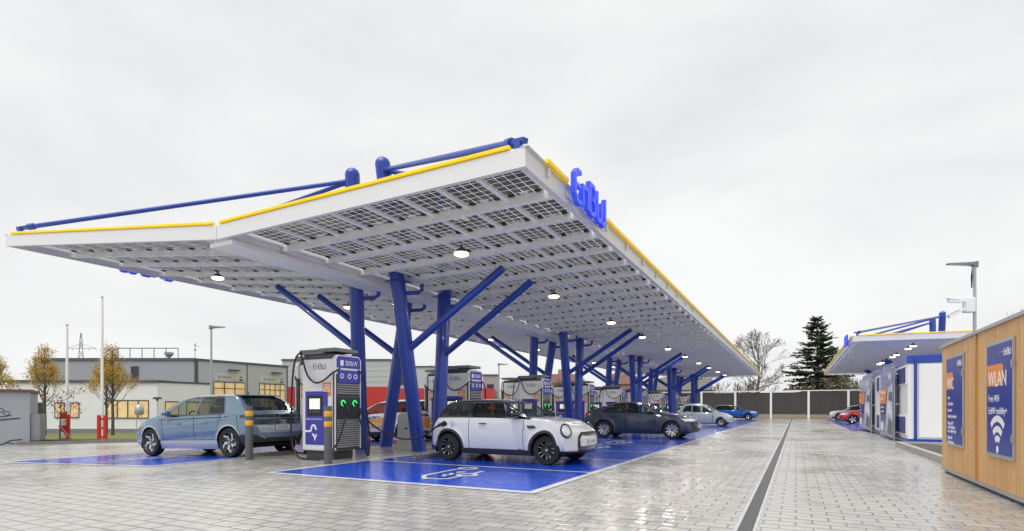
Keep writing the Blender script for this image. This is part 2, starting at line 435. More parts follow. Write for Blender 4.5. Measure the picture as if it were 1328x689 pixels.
M_PV = pv_material()
M_JBOX = M_BLACK
M_LET = pbsdf('blue_sign_letter', (.03, .07, .75), .35, emit=(.03, .08, .9), estr=.18)
M_GLOW = pbsdf('letter_back_light', (.75, .75, 1), .4, emit=(.75, .75, 1), estr=.6)

LETTERS = {'E': [[(.62, 1.), (.28, 1.), (.08, .82), (.08, .2), (.28, 0), (.66, 0)], [(.16, .52), (.56, .52)]],
           'n': [[(0.08, 0), (.08, .66), (.46, .66), (.58, .54), (.58, 0)]],
           'B': [[(.08, 0), (.08, 1.), (.5, 1.), (.62, .86), (.62, .64), (.52, .53), (.64, .42), (.64, .14), (.5, 0), (.14, 0)], [(.30, .53), (.44, .53)]],
           'W': [[(.08, 1.), (.08, .14), (.2, 0), (.40, 0), (.55, .14), (.55, .70)], [(.62, .02), (.70, 0), (.90, 0), (1.02, .14), (1.02, 1.)]]}
LADV = {'E': .74, 'n': .70, 'B': .80, 'W': 1.12}
def logo(parent, M, size, mat, depth, stroke=.15, sub=None, word='EnBW', name='logo_letter'):
    """the four drawn letters; each is a mesh of its own"""
    x = 0
    out = []
    for ch in word:
        b = MB()
        for i, pl in enumerate(LETTERS[ch]):
            b.ribbon([((x + px) * size, py * size) for px, py in pl], stroke * size, depth - i * .0015 * max(1, depth / .05), M)
        out.append(b.build(name, mat, parent)); x += LADV[ch]
    return out
def logo_one(parent, M, size, mat, depth, stroke=.15, name='logo'):
    b = MB(); x = 0
    for ch in 'EnBW':
        for i, pl in enumerate(LETTERS[ch]):
            b.ribbon([((x + px) * size, py * size) for px, py in pl], stroke * size, depth - i * .0006, M)
        x += LADV[ch]
    return b.build(name, mat, parent)

ORD = ['first', 'second', 'third', 'fourth', 'fifth', 'sixth', 'seventh', 'eighth', 'ninth', 'tenth', 'eleventh', 'twelfth', 'thirteenth']

def canopy(label, mirror, x_tip, x_val, x_far, y0, y1, tip_z, val_z, far_slope, groups, first_panels, lampy, sign_y, detail, lamp_label, rods):
    """butterfly roof of white beams and glass modules on blue leaning columns.
    mirror=1: the drive side is +x; mirror=-1: the drive side is -x."""
    root = thing('solar_canopy', label, 'canopy', ((x_val), (y0 + y1) / 2, 0))
    s = mirror
    wr, wl = abs(x_tip - x_val), abs(x_far - x_val)
    def zb(x):                         # underside height
        dd = (x - x_val) * s
        return val_z + dd * ((tip_z - val_z) / wr) if dd >= 0 else val_z - dd * far_slope
    def yf(x):                         # front line, slightly skewed on the far side
        dd = (x - x_val) * s
        return y0 if dd >= 0 else y0 + .06 * dd
    TH = .285
    def slab(b, xa, xb, ya, yb, za, zb_, mat=0):
        """box between xa and xb following the roof slope, za..zb_ above the underside; ya,yb measured from the front line"""
        if xa > xb: xa, xb = xb, xa
        p = []
        for dz in (za, zb_):
            p += [(xa, yf(xa) + ya, zb(xa) + dz), (xb, yf(xb) + ya, zb(xb) + dz), (xb, yf(xb) + yb, zb(xb) + dz), (xa, yf(xa) + yb, zb(xa) + dz)]
        b.hexa(p, mat)
    LY = y1 - y0; PITCH = 1.2; nb = int(LY / PITCH)
    sides = [(1, x_val + s * .22, x_tip - s * .09), (-1, x_val - s * .22, x_far + s * .09)]
    # fascias and their light strips
    rest, rest_uv = MB(), []
    for sd, xa, xb in sides:
        xe = x_tip if sd > 0 else x_far
        so_ = s * sd
        b = MB(); slab(b, x_val + so_ * .006, xe, -.09, 0, 0, TH); b.build('front_fascia', M_WHITE, root, world=True, bevel=.006)
        b = MB(); slab(b, x_val + so_ * .006, xe, LY, LY + .09, 0, TH); b.build('rear_fascia', M_WHITE, root, world=True)
        b = MB(); slab(b, xe - so_ * .088, xe - so_ * .004, .003, LY - .003, .002, TH - .002); b.build('side_fascia', M_WHITE, root, world=True)
        b = MB(); slab(b, x_val + so_ * .1, xe - so_ * .25, -.115, -.035, TH + .012, TH + .07); b.build('light_strip', M_YEL, root, world=True, bevel=.01)
        b = MB(); slab(b, xe - so_ * .07, xe + so_ * .05, -.10, LY + .10, TH + .001, TH + .010); b.build('edge_flashing', M_WHITE, root, world=True)
        for ya, yb in ([(.55, sign_y - .05), (sign_y + 2.05, LY - .1)] if sd > 0 else [(.3, LY - .1)]):
            b = MB()
            slab(b, xe + so_ * .005, xe + so_ * .085, ya, yb, TH + .0, TH + .075)
            b.build('light_strip', M_YEL, root, world=True, bevel=.01)
            b = MB(); yy = ya + .1
            while yy < min(yb, ya + 12): slab(b, xe + so_ * .003, xe + so_ * .05, yy, yy + .05, TH - .16, TH - .022); yy += 1.5
            b.build('strip_bracket', M_WHITE, root, world=True)
        # margin sheet along the front and side
        b = MB(); slab(b, xa, xb, .002, .30, TH - .13, TH - .03); slab(b, xb - so_ * .16, xb, .302, LY - .002, TH - .13, TH - .03)
        slab(b, xa, xa + so_ * .12, .302, LY - .002, TH - .13, TH - .03)
        b.build('roof_margin', M_BEAM, root, world=True)
        # beams across the wing
        xi, xo = xa + so_ * .123, xb - so_ * .163
        for k in range(1, nb):
            b = MB(); yk = k * PITCH + .12
            slab(b, xa, xb, yk - .055, yk + .055, .055 if k % 2 else .085, TH - .079)
            if detail and k % 2 and k < 20:                  # cable loops hanging from every other beam
                nm = 8
                for j in range(1, nm):
                    xc = xi + (xo - xi) * j / nm; cz = zb(xc) + .03
                    b.tube([(xc + .05 * math.sin(2 * PI * q / 8 + .4), yf(xc) + yk - .075, cz - .02 - .075 * math.cos(2 * PI * q / 8 + .4)) for q in range(8)], .006, 4)
            b.build('beam', M_BEAM, root, world=True)
        # purlins between the modules
        nm = 8 if sd > 0 else 9
        for j in range(1, nm):
            xc = xi + (xo - xi) * j / nm
            b = MB(); slab(b, xc - .045, xc + .045, .302, LY - .01, TH - .125, TH - .04); b.build('purlin', M_BEAM, root, world=True)
        # glass modules
        def module(b, uvs, k, j):
            xc0 = xi + (xo - xi) * j / nm + so_ * .047; xc1 = xi + (xo - xi) * (j + 1) / nm - so_ * .047
            ya = (k * PITCH + .12 + .0565) if k > 0 else .303; yb = (k + 1) * PITCH + .12 - .0565
            f0 = len(b.f); slab(b, xc0, xc1, ya, yb, TH - .085, TH - .081)
            ww, hh = abs(xc1 - xc0), yb - ya
            lo = [(0, 0), (ww, 0), (ww, hh), (0, hh)]
            U = [(u + .003, v + .003) for u, v in lo] * 2
            uvs += [[U[i % 8] for i in [q - (len(b.v) - 8) for q in b.f[fi]]] for fi in range(f0, len(b.f))]
            if detail and k < 14:                            # junction boxes and the white label at the module edge
                slab(b, xc0 + (xc1 - xc0) * .38, xc0 + (xc1 - xc0) * .62, yb - .10, yb - .045, TH - .10, TH - .087, 1); uvs += [[(0, 0)] * 4] * 6
                slab(b, xc0 + (xc1 - xc0) * .08, xc0 + (xc1 - xc0) * .20, yb - .11, yb - .03, TH - .115, TH - .087, 2); uvs += [[(0, 0)] * 4] * 6
                slab(b, xc0 + (xc1 - xc0) * .80, xc0 + (xc1 - xc0) * .92, yb - .11, yb - .03, TH - .115, TH - .087, 2); uvs += [[(0, 0)] * 4] * 6
        def finish(b, uvs):
            o = b.build('solar_panel', [M_PV, M_WHITE, M_JBOX], root, world=True)
            uv = o.data.uv_layers.new(name='UVMap')
            uv.data.foreach_set('uv', [c for f in uvs for p in f for c in p])
            return o
        fp = first_panels - (1 if sd < 0 else 0)
        for k in range(nb):
            for j in range(nm):
                if k < fp: b = MB(); u = []; module(b, u, k, j); finish(b, u)
                else: module(rest, rest_uv, k, j)
        if sd < 0: tag(finish(rest, rest_uv), kind='stuff')
    # central gutter
    b = MB()
    b.box(x_val - .34, x_val + .34, y0 + .01, y1 - .01, val_z - .10, val_z - .012)
    b.box(x_val - .214, x_val + .214, y0 + .01, y1 - .01, val_z - .0115, val_z + .25)
    b.build('gutter', M_BEAM, root, world=True)
    # columns with their struts, masts and tie rods
    for gi, gy in enumerate(groups):
        for sd in ((1, -1) if detail else (1,)):
            so_ = s * sd
            xe = x_tip if sd > 0 else x_far
            for leg in (0, 1):
                by, ty = (gy - .1, gy - 1.05) if leg == 0 else (gy + .85, gy + 1.15)
                bx, tx = x_val + so_ * (.82 if leg == 0 else .80), x_val + so_ * (.62 if sd < 0 else .82)
                if sd < 0:
                    bx = x_val + so_ * (1.10 if leg == 0 else 1.30)
                    by, ty = (gy - .3, gy - 1.05) if leg == 0 else (gy + 1.0, gy + 1.2)
                base = Vector((bx, by, gz(bx) - .02)); top = Vector((tx, ty, zb(tx) + .02))
                dirv = (top - base) / top.z; mast_top = base + dirv * 7.42
                b = MB(); rad = .195
                path = [base + dirv * q for q in (0, 2.5, 4.6, 7.32)] + [mast_top + dirv * q for q in (0., .05, .10, .14, .165, .178)]
                b.tube(path, [rad, rad, rad, rad, rad, rad * .95, rad * .82, rad * .60, rad * .34, rad * .08], 20)
                col = b.build('column', M_BLUE, root, world=True, smooth=True)
                b = MB(); b.box(top.x - .30, top.x + .30, top.y - .24, top.y + .24, zb(top.x) - .016 - .1 * (abs(top.x - x_val) < .34), zb(top.x) + .001 - .1 * (abs(top.x - x_val) < .34)); b.build('head_plate', M_BLUE, root, world=True)
                # strut to the wing
                st = base + dirv * (2.75 if sd > 0 else 2.85)
                ex = x_val + so_ * 3.9; ey = ty + (.15 if leg == 0 else -.45)
                en = Vector((ex, ey, zb(ex) - .01))
                b = MB(); b.tube([st, en], .095, 14); b.build('strut', M_BLUE, root, world=True, smooth=True)
                # tie rod from the mast head to the wing edge
                rs = base + dirv * 7.28
                for kr in (0, 1):
                    ry = y0 + .12 + rods[leg * 2 + kr] + (gy - groups[0])
                    re = Vector((xe - so_ * .22, min(ry, y1 - .15) + (yf(xe) - y0), zb(xe) + TH + .20))
                    dv = (re - rs).normalized()
                    b = MB(); b.tube([rs, rs + dv * .35], [.075, .06], 10); b.tube([rs + dv * .32, re - dv * .3], .058, 12); b.tube([re - dv * .34, re - dv * .2], .08, 10)
                    b.bar(re - dv * .3, re + Vector((so_ * .12, 0, .0)), .10, .07); b.bar(re, re - Vector((0, 0, .2)), .10, .10)
                    b.build('tie_rod', M_BLUE, root, world=True, smooth=True)
                # short rain pipe elbow below the head
                rp = base + dirv * 4.25
                b = MB(); b.tube([rp, rp + Vector((.42, .25, .03)), rp + Vector((.52, .3, .10)), rp + Vector((.52, .3, .26))], .055, 10); b.build('rain_pipe', M_BLUE, root, world=True, smooth=True)
    # sign on the drive side edge
    zs = zb(x_tip) + .05
    if s > 0: M = frame((x_tip + .06, y0 + sign_y, zs), (0, 1, 0), (0, 0, 1))
    else: M = frame((x_tip - .06, y0 + sign_y + 2.0, zs), (0, -1, 0), (0, 0, 1))
    sgn = MB()
    sgn.box(x_tip + s * .006 if s > 0 else x_tip - .03, x_tip + .03 if s > 0 else x_tip - .006, y0 + sign_y, y0 + sign_y + 2.0, zs + .05, zs + .12)
    sg = sgn.build('edge_sign', M_WHITE, root, world=True)
    Mi = WORLDM[root.name].inverted() @ M
    SZ = .51
    Ls = logo(sg, Mi @ Matrix.Translation((0, 0, .03)), SZ, M_LET, .085, .135)
    if detail:                                            # the same sign on the far edge, seen only from its foot
        zf = zb(x_far) + .005; sb = MB(); sb.box(x_far - .03, x_far - .006, y0 + 1.9, y0 + 3.9, zf + .18, zf + .25); s2 = sb.build('edge_sign', M_WHITE, root, world=True)
        logo(s2, WORLDM[root.name].inverted() @ frame((x_far - .06, y0 + 3.85, zf), (0, -1, 0), (0, 0, 1)) @ Matrix.Translation((0, 0, .03)), SZ, M_LET, .085, .135)
    # floodlights below the wings
    for sd, lst in ((1, lampy[0]), (-1, lampy[1])):
        for i, ly in enumerate(lst):
            x = x_val + s * sd * 3.95; z = zb(x) - .02
            o = thing('canopy_floodlight', lamp_label(sd, i, len(lst)), 'lamp', (x, ly, z), 0, 'floodlights hanging under the canopies')
            b = MB(); b.tube([(0, 0, .06), (0, 0, -.05)], .025, 8); b.lathe([(.0, -.03), (.09, -.035), (.10, -.07), (.155, -.095), (.155, -.115)], 20); b.build('housing', M_DGREY, o, smooth=True)
            b = MB(); b.lathe([(.0, -.172), (.12, -.168), (.15, -.150), (.153, -.117)], 20); b.build('lens', M_LAMP, o, smooth=True)
            ld = bpy.data.lights.new('lamp_light', 'AREA'); ld.shape = 'DISK'; ld.size = .3; ld.energy = 38.; ld.color = (1., .93, .82); ld.specular_factor = 0.
            lo_ = bpy.data.objects.new('lamp_light', ld); COL.objects.link(lo_); lo_.parent = o; lo_.location = (0, 0, -.19)
    return root
SP = 11.72
G1 = [12.75 + SP * i for i in range(5)]
def lampl(sd, i, n):
    wing = 'drive side wing' if sd > 0 else 'building side wing'
    return f'round floodlight under the {wing} of the big canopy, {ORD[i]} from front'
LR = [9.9, 14.9, 20.5, 25.3, 31., 36.2, 41.8, 47., 52.6, 58.]
canopy('long white butterfly roof of glass solar panels on leaning blue columns, left of the drive', 1, -3.43, -10.22, -17.8, 7.2, 65.,
       4.64, 4.54, .10, G1, 6, (LR, LR[:8]), 1.45, True, lampl, (0., 2.95, 5.9, 8.8))
def lampl2(sd, i, n): return f'round floodlight under the smaller canopy behind the containers, {ORD[i]} from the front'
canopy('smaller white canopy with yellow edge and blue masts behind the container row', -1, 2.6, 9.4, 16.8, 33.8, 66.4,
       4.66, 4.56, .10, [47.2, 58.9], 0, ([35.5, 37., 41., 42.6, 47.5, 49.], []), 1.2, False, lampl2, (0., 4., 7.5, 11.))
# ---------------------------------------------------------------- cars
def pchip(pts):
    xs = np.array([p[0] for p in pts], float); ys = np.array([p[1] for p in pts], float)
    h = np.diff(xs); dl = np.diff(ys) / h; m = np.zeros(len(xs)); m[0] = dl[0]; m[-1] = dl[-1]
    for i in range(1, len(xs) - 1):
        if dl[i - 1] * dl[i] > 0:
            w1 = 2 * h[i] + h[i - 1]; w2 = h[i] + 2 * h[i - 1]
            m[i] = (w1 + w2) / (w1 / dl[i - 1] + w2 / dl[i])
    def f(x):
        x = np.clip(np.asarray(x, float), xs[0], xs[-1]); i = np.clip(np.searchsorted(xs, x) - 1, 0, len(xs) - 2)
        tt = (x - xs[i]) / h[i]; t2 = tt * tt; t3 = t2 * tt
        return ys[i] * (2 * t3 - 3 * t2 + 1) + m[i] * h[i] * (t3 - 2 * t2 + tt) + ys[i + 1] * (-2 * t3 + 3 * t2) + m[i + 1] * h[i] * (t3 - t2)
    return f
def in_poly(px, py, poly):
    c = np.zeros(len(px), bool); n = len(poly)
    for i in range(n):
        x0, y0 = poly[i]; x1, y1 = poly[(i + 1) % n]
        if y0 == y1: continue
        k = ((y0 > py) != (y1 > py)) & (px < (x1 - x0) * (py - y0) / (y1 - y0) + x0); c ^= k
    return c
def near_edge(px, py, poly, closed=True):
    """distance to the outline and the nearest point on it"""
    best = np.full(len(px), 9e9); bx = np.zeros(len(px)); by = np.zeros(len(px)); n = len(poly)
    for i in range(n if closed else n - 1):
        x0, y0 = poly[i]; x1, y1 = poly[(i + 1) % n]
        dx, dy = x1 - x0, y1 - y0; l2 = dx * dx + dy * dy + 1e-12
        tt = np.clip(((px - x0) * dx + (py - y0) * dy) / l2, 0, 1); qx, qy = x0 + tt * dx, y0 + tt * dy
        dd = np.hypot(px - qx, py - qy); k = dd < best
        best[k] = dd[k]; bx[k] = qx[k]; by[k] = qy[k]
    return best, bx, by

def glass_material(name, tint=(.5, .58, .56), clear=.5):
    if name in MATS: return MATS[name]
    m, t, b = nt(name); b.inputs['Base Color'].default_value = (.03, .042, .04, 1); b.inputs['Roughness'].default_value = .02
    b.inputs['Specular IOR Level'].default_value = .8
    tr = N(t, 'ShaderNodeBsdfTransparent'); tr.inputs[0].default_value = (*tint, 1); ms = N(t, 'ShaderNodeMixShader'); ms.inputs[0].default_value = clear
    fr = N(t, 'ShaderNodeFresnel', IOR=1.5)
    gm = N(t, 'ShaderNodeNewGeometry')
    L_(t, math_(t, 'MULTIPLY', math_(t, 'SUBTRACT', 1., math_(t, 'MULTIPLY', fr.outputs[0], math_(t, 'SUBTRACT', 1., gm.outputs['Backfacing']))), clear), ms.inputs[0])
    L_(t, b.outputs[0], ms.inputs[1]); L_(t, tr.outputs[0], ms.inputs[2]); L_(t, ms.outputs[0], t.nodes['Material Output'].inputs['Surface'])
    MATS[name] = m; return m
M_GLASS = glass_material('car_glass', (.80, .88, .85), .80); M_GLASSD = glass_material('privacy_glass', (.5, .56, .55), .55)
M_HEADL = pbsdf('headlight_lens', (.75, .78, .8), .08, coat=1., metal=.3)
M_TAIL = pbsdf('tail_lens', (.35, .01, .01), .12, coat=1.)
M_SMOKE = pbsdf('smoked_lens', (.02, .025, .03), .06, coat=1.)
M_PLATE = pbsdf('plate_white', (.8, .8, .8), .4); M_EU = pbsdf('plate_blue', (.02, .06, .5), .4)
M_TYRE = pbsdf('tyre_rubber', (.017, .017, .018), .72, noise=.25, nscale=30, bump=.15, bscale=160)
M_CLAD = pbsdf('black_plastic_cladding', (.035, .036, .038), .55, noise=.12, nscale=20, bump=.15, bscale=250)
M_GLOSSB = pbsdf('gloss_black', (.008, .008, .009), .12, coat=1.)
M_RIMB = pbsdf('black_alloy', (.018, .018, .02), .28, metal=.2, coat=.6)
M_RIMS = pbsdf('machined_alloy', (.62, .62, .63), .26, metal=.85, noise=.06)
M_BRAKE = pbsdf('brake_disc', (.12, .12, .12), .4, metal=.7)
M_SEAT = pbsdf('seat_fabric', (.03, .03, .032), .8, noise=.2)
M_LINER = pbsdf('wheel_arch_liner', (.008, .008, .008), .9)
M_CHROME = pbsdf('satin_chrome', (.6, .6, .6), .2, metal=.9)
M_CYEL = pbsdf('yellow_caliper', (.8, .5, .02), .35)
def paint(name, col, metal=.15):
    m = pbsdf(name, col, .32, metal=metal, coat=1., noise=.02, nscale=1.2); return m

def wheel(parent, x, y, r, wd, style, side, dark, scale_detail=True):
    """wheel with its axis along y; side = +1 faces +y"""
    root = thing('wheel', None, None, (x, y, r)); root.parent = parent
    WORLDM[root.name] = WORLDM[parent.name] @ Matrix.Translation((x, y, r))
    M = Matrix.Rotation(-side * PI / 2, 4, 'X')        # local z -> outward
    h = wd / 2; rr = r * (.74 if style != 'mini' else .70)
    b = MB()
    b.lathe([(rr, -h * .9), (rr + .01, -h), (r * .93, -h), (r * .985, -h * .78), (r, -h * .4), (r, h * .4), (r * .985, h * .78), (r * .93, h), (rr + .012, h), (rr, h * .9)], 44, 0, M)
    b.build('tyre', M_TYRE, root)
    b = MB()
    b.lathe([(rr, -h * .9), (rr - .005, h * .86), (rr - .002, h * .95), (rr - .018, h * .96), (rr - .03, h * .8), (rr - .035, -h * .5)], 44, 0, M)
    A, S = 0, 1
    def spoke(a0, w0, a1, w1, r0, r1, z0, z1, mat=0, cap=None):
        c0, s0_, c1, s1 = math.cos(a0), math.sin(a0), math.cos(a1), math.sin(a1)
        q = []
        for zz in (-.02, 0):
            for rr_, aa, ww, z_ in ((r0, a0, w0, z0), (r1, a1, w1, z1)):
                for e in (-1, 1):
                    q.append(M @ Vector((rr_ * math.cos(aa) - e * ww / 2 * math.sin(aa), rr_ * math.sin(aa) + e * ww / 2 * math.cos(aa), z_ + zz)))
        b.add(q, [(0, 2, 3, 1), (4, 5, 7, 6), (0, 1, 5, 4), (2, 6, 7, 3), (0, 4, 6, 2), (1, 3, 7, 5)], mat)
    R1 = rr - .012
    if style == 'mini':
        for k in range(5):
            a = 2 * PI * k / 5
            for e in (-1, 1): spoke(a + e * .32, .024, a + e * .26, .034, .04, R1, h * .62, h * .86, 0); spoke(a + e * .31, .010, a + e * .255, .009, .09, R1 - .02, h * .62 + .003, h * .86 + .003, 1)
    elif style == 'swirl':
        for k in range(5):
            a = 2 * PI * k / 5
            spoke(a, .05, a + .10, .075, .03, R1 * .62, h * .60, h * .80, 1)
            spoke(a + .10, .075, a + .58, .06, R1 * .60, R1, h * .801, h * .86, 1)
            spoke(a + .02, .03, a - .30, .055, R1 * .5, R1, h * .70, h * .84, 0)
            spoke(a + .70, .02, a + .62, .16, .05, R1, h * .5, h * .74, 0)
    elif style == 'vee':
        for k in range(5):
            a = 2 * PI * k / 5
            for e in (-1, 1): spoke(a + e * .06, .045, a + e * .30, .075, .03, R1, h * .60, h * .86 - (e > 0) * .001, 1)
    elif style == 'multi':
        for k in range(10):
            a = 2 * PI * k / 10; spoke(a, .03, a, .045, .03, R1, h * .5, h * .8, 1)
    else:
        for k in range(5):
            a = 2 * PI * k / 5; spoke(a, .07, a, .09, .03, R1, h * .55, h * .85, 1)
    b.lathe([(0, h * .72), (.03, h * .72), (.055, h * .66), (.06, h * .3)], 20, 0, M)
    b.lathe([(0, h * .735), (.024, h * .733), (.026, h * .70)], 16, 1, M)
    b.build('rim', [dark, M_RIMS], root, angle=30)
    b = MB(); b.lathe([(0, -h * .1), (rr * .78, -h * .1), (rr * .78, -h * .25)], 28, 0, M); b.lathe([(rr * .79, -h * .6), (.0, -h * .6)], 28, 1, M); b.build('brake_disc', [M_BRAKE, M_LINER], root)
    if style == 'vee':
        b = MB()
        q = [(rr * .55 * math.cos(a_), rr * .55 * math.sin(a_)) for a_ in np.linspace(.2, .95, 6)] + [(rr * .80 * math.cos(a_), rr * .80 * math.sin(a_)) for a_ in np.linspace(.95, .2, 6)]
        b.prism(q, .05, M @ Matrix.Translation((0, 0, -.005))); b.build('brake_caliper', M_CYEL, root)
    return root

def make_car(sp, loc, heading, label, step=.03, group=None):
    L, W = sp['L'], sp['W']; ur, uf, Rw, Ra = sp['ur'], sp['uf'], sp['R'], sp['Ra']
    top, belt, bot = pchip(sp['top']), pchip(sp['belt']), pchip(sp['bot'])
    plan = pchip(sp['plan']); fx, rx = pchip(sp['front']), pchip(sp['rear'])
    tum = sp.get('tumble', .42); pf, pr = sp.get('pf', .30), sp.get('pr', .16); crown = sp.get('crown', .1)
    oc = (ur + uf) / 2
    root = thing('parked_car', label, 'car', loc, heading, group)
    nu = int(L / step) + 1; us = np.linspace(0, L, nu)
    zt, zb_ = top(us), bot(us); zl = np.minimum(belt(us), zt - .03); wl = W / 2 * plan(us)
    n1 = int(.75 / step); n2 = max(6, int(.42 / step)); n3 = int(.85 / step)
    prof = pchip(sp.get('side', [(0, .915), (.12, .955), (.3, .985), (.55, 1.0), (.85, .99), (1, .965)]))
    Vs, Zs = [], []
    for k in range(n1):
        f = k / n1; z = zb_ + (zl - zb_) * f; Vs.append(wl * prof(f)); Zs.append(z)
    cr = np.minimum(crown, .45 * (zt - zl)); ze = zt - cr; wbelt = wl * prof(1.)
    for k in range(n2):
        f = k / n2; z = zl + (ze - zl) * f
        v = wbelt - tum * (z - zl) - .05 * f * (1 - f) * 0
        Vs.append(v); Zs.append(z)
    we = wbelt - tum * (ze - zl)
    for k in range(n3 + 1):
        th = PI / 2 * (k / n3); e = .62
        Vs.append(we * np.cos(th) ** e if k < n3 else we * 0); Zs.append(ze + cr * np.sin(th) ** 1.05)
    V = np.array(Vs).T; Z = np.array(Zs).T; M = V.shape[1]             # nu x M
    X = np.repeat(us[:, None], M, 1)
    # full ring left..right
    Vf = np.concatenate([V, -V[:, -2::-1]], 1); Zf = np.concatenate([Z, Z[:, -2::-1]], 1); Xf = np.concatenate([X, X[:, -2::-1]], 1)
    M2 = Vf.shape[1]
    P = np.stack([Xf, Vf, Zf], -1).reshape(-1, 3)
    ii, jj = np.meshgrid(np.arange(nu - 1), np.arange(M2 - 1), indexing='ij')
    a = (ii * M2 + jj).ravel(); quads = np.stack([a, a + 1, a + M2 + 1, a + M2], 1)
    verts = [P]; faces = [quads]; off = len(P)
    K = max(10, int(W / step / 1.0))
    for end, i in ((0, 0), (1, nu - 1)):
        idx = np.zeros((M - 1, K + 1), int); new = []
        for j in range(M - 1):
            idx[j, 0] = i * M2 + j; idx[j, K] = i * M2 + (M2 - 1 - j)
            for k in range(1, K):
                f = 1 - 2 * k / K
                new.append((us[i], V[i, j] * f, Z[i, j])); idx[j, k] = off; off += 1
        verts.append(np.array(new))
        c = i * M2 + M - 1
        q = np.stack([idx[:-1, :-1], idx[:-1, 1:], idx[1:, 1:], idx[1:, :-1]], -1).reshape(-1, 4)
        tcap = np.stack([idx[-1, :-1], idx[-1, 1:], np.full(K, c), np.full(K, c)], -1)
        q = np.concatenate([q, tcap]); 
        if end == 1: q = q[:, ::-1]
        faces.append(q)
    P = np.concatenate(verts); Q = np.concatenate(faces)
    # arches flare
    sidev = np.abs(P[:, 1]) > W * .36
    for uc in (ur, uf):
        dd = np.hypot(P[:, 0] - uc, P[:, 2] - Rw)
        k = sidev & (dd < Ra + .14); P[k, 1] += np.sign(P[k, 1]) * sp.get('flare', .018) * np.clip((Ra + .14 - dd[k]) / .09, 0, 1)
    if 'bump' in sp:
        k = sidev & (P[:, 2] < belt(P[:, 0]) + .02); P[k, 1] += np.sign(P[k, 1]) * sp['bump'](P[k, 0], P[k, 2])
    # snapping to outlines (side view)
    sn = step * .62
    def snap_circle(uc, rad):
        dd = np.hypot(P[:, 0] - uc, P[:, 2] - Rw); k = (np.abs(dd - rad) < sn) & (np.abs(P[:, 1]) > W * .30) & (P[:, 2] > zb_.min() - .1)
        f = rad / dd[k]; P[k, 0] = uc + (P[k, 0] - uc) * f; P[k, 2] = Rw + (P[k, 2] - Rw) * f
    for uc in (ur, uf):
        snap_circle(uc, Ra)
        if sp.get('clad'): snap_circle(uc, Ra + sp['clad'])
    for rg in sp['regions']:
        if rg['view'] == 'side':
            k = np.abs(P[:, 1]) > W * .25
            dd, bx, bz = near_edge(P[:, 0], P[:, 2], rg['poly']); k &= dd < sn; P[k, 0] = bx[k]; P[k, 2] = bz[k]
        elif rg['view'] in ('front', 'rear'):
            k = (P[:, 0] > L - .5) if rg['view'] == 'front' else (P[:, 0] < .5)
            k &= np.abs(P[:, 1]) > .02
            dd, by, bz = near_edge(np.abs(P[:, 1]), P[:, 2], rg['poly']); k &= dd < sn
            P[k, 1] = np.sign(P[k, 1]) * by[k]; P[k, 2] = bz[k]
    # nose and tail shaping
    Bf, Br = sp.get('Bf', .9), sp.get('Br', .7)
    P0 = P.copy(); q = np.abs(P[:, 1]) / (W / 2)
    k = P[:, 0] > L - Bf; ins = fx(P[:, 2]) + pf * q ** 3
    P[k, 0] -= (ins * ((P0[:, 0] - (L - Bf)) / Bf) ** 2)[k]
    k = P0[:, 0] < Br; ins = rx(P[:, 2]) + pr * q ** 3
    P[k, 0] += (ins * ((Br - P0[:, 0]) / Br) ** 2)[k]
    # classification
    C = P[Q].mean(1); C0 = P0[Q].mean(1)
    d1 = P[Q[:, 2]] - P[Q[:, 0]]; d2 = P[Q[:, 3]] - P[Q[:, 1]]
    Nn = np.cross(d1, d2); Nn /= np.linalg.norm(Nn, axis=1)[:, None] + 1e-12
    nF = len(Q); keep = np.ones(nF, bool)
    for uc in (ur, uf):
        keep &= ~((np.hypot(C0[:, 0] - uc, C0[:, 2] - Rw) < Ra) & (np.abs(C[:, 1]) > W * .28) & (C[:, 2] < Rw + Ra))
    part = np.zeros(nF, int); slot = np.zeros(nF, int); names = ['body']
    mats = [sp['paint'], M_CLAD, M_GLOSSB, M_LINER] + sp.get('extra', [])
    sidef = (np.abs(Nn[:, 1]) > .5) & (C0[:, 0] > .03) & (C0[:, 0] < L - .03)
    beltc = np.minimum(belt(C0[:, 0]), top(C0[:, 0]) - .03)
    above = C0[:, 2] > beltc + .01
    if 'sill' in sp:                                      # lower cladding
        k = sidef & (C0[:, 2] < sp['sill']); slot[k] = sp.get('sillslot', 1)
    if sp.get('clad'):
        for uc in (ur, uf):
            k = (np.abs(C[:, 1]) > W * .30) & (np.hypot(C0[:, 0] - uc, C0[:, 2] - Rw) < Ra + sp['clad']); slot[k] = sp.get('cladslot', 1)
    ua, ub_ = sp['green']                                  # extent of the greenhouse
    if sp.get('pillar'): k = above & (C0[:, 0] > ua) & (C0[:, 0] < ub_); slot[k] = 2
    if sp.get('roofslot'):
        k = (C0[:, 0] > sp['roof'][0]) & (C0[:, 0] < sp['roof'][1]) & above & (C0[:, 2] > sp['roof'][2]); slot[k] = sp['roofslot']
    def newpart(nm, kk):
        names.append(nm); part[kk] = len(names) - 1
    matof = {}
    # windscreen and rear window: on the crown between the pillars
    wedge = np.interp(C0[:, 0], us, we)
    for nm, (u0, u1, zmin, marg) in (('windscreen', sp['ws']), ('rear_window', sp['rw'])):
        k = (~(np.abs(Nn[:, 1]) > .75)) & (C0[:, 0] > u0) & (C0[:, 0] < u1) & (C0[:, 2] > zmin) & above & (np.abs(C0[:, 1]) < wedge - marg)
        if k.any(): newpart(nm, k); matof[len(names) - 1] = sp.get('glass', M_GLASS) if nm == 'windscreen' else sp.get('rglass', M_GLASSD)
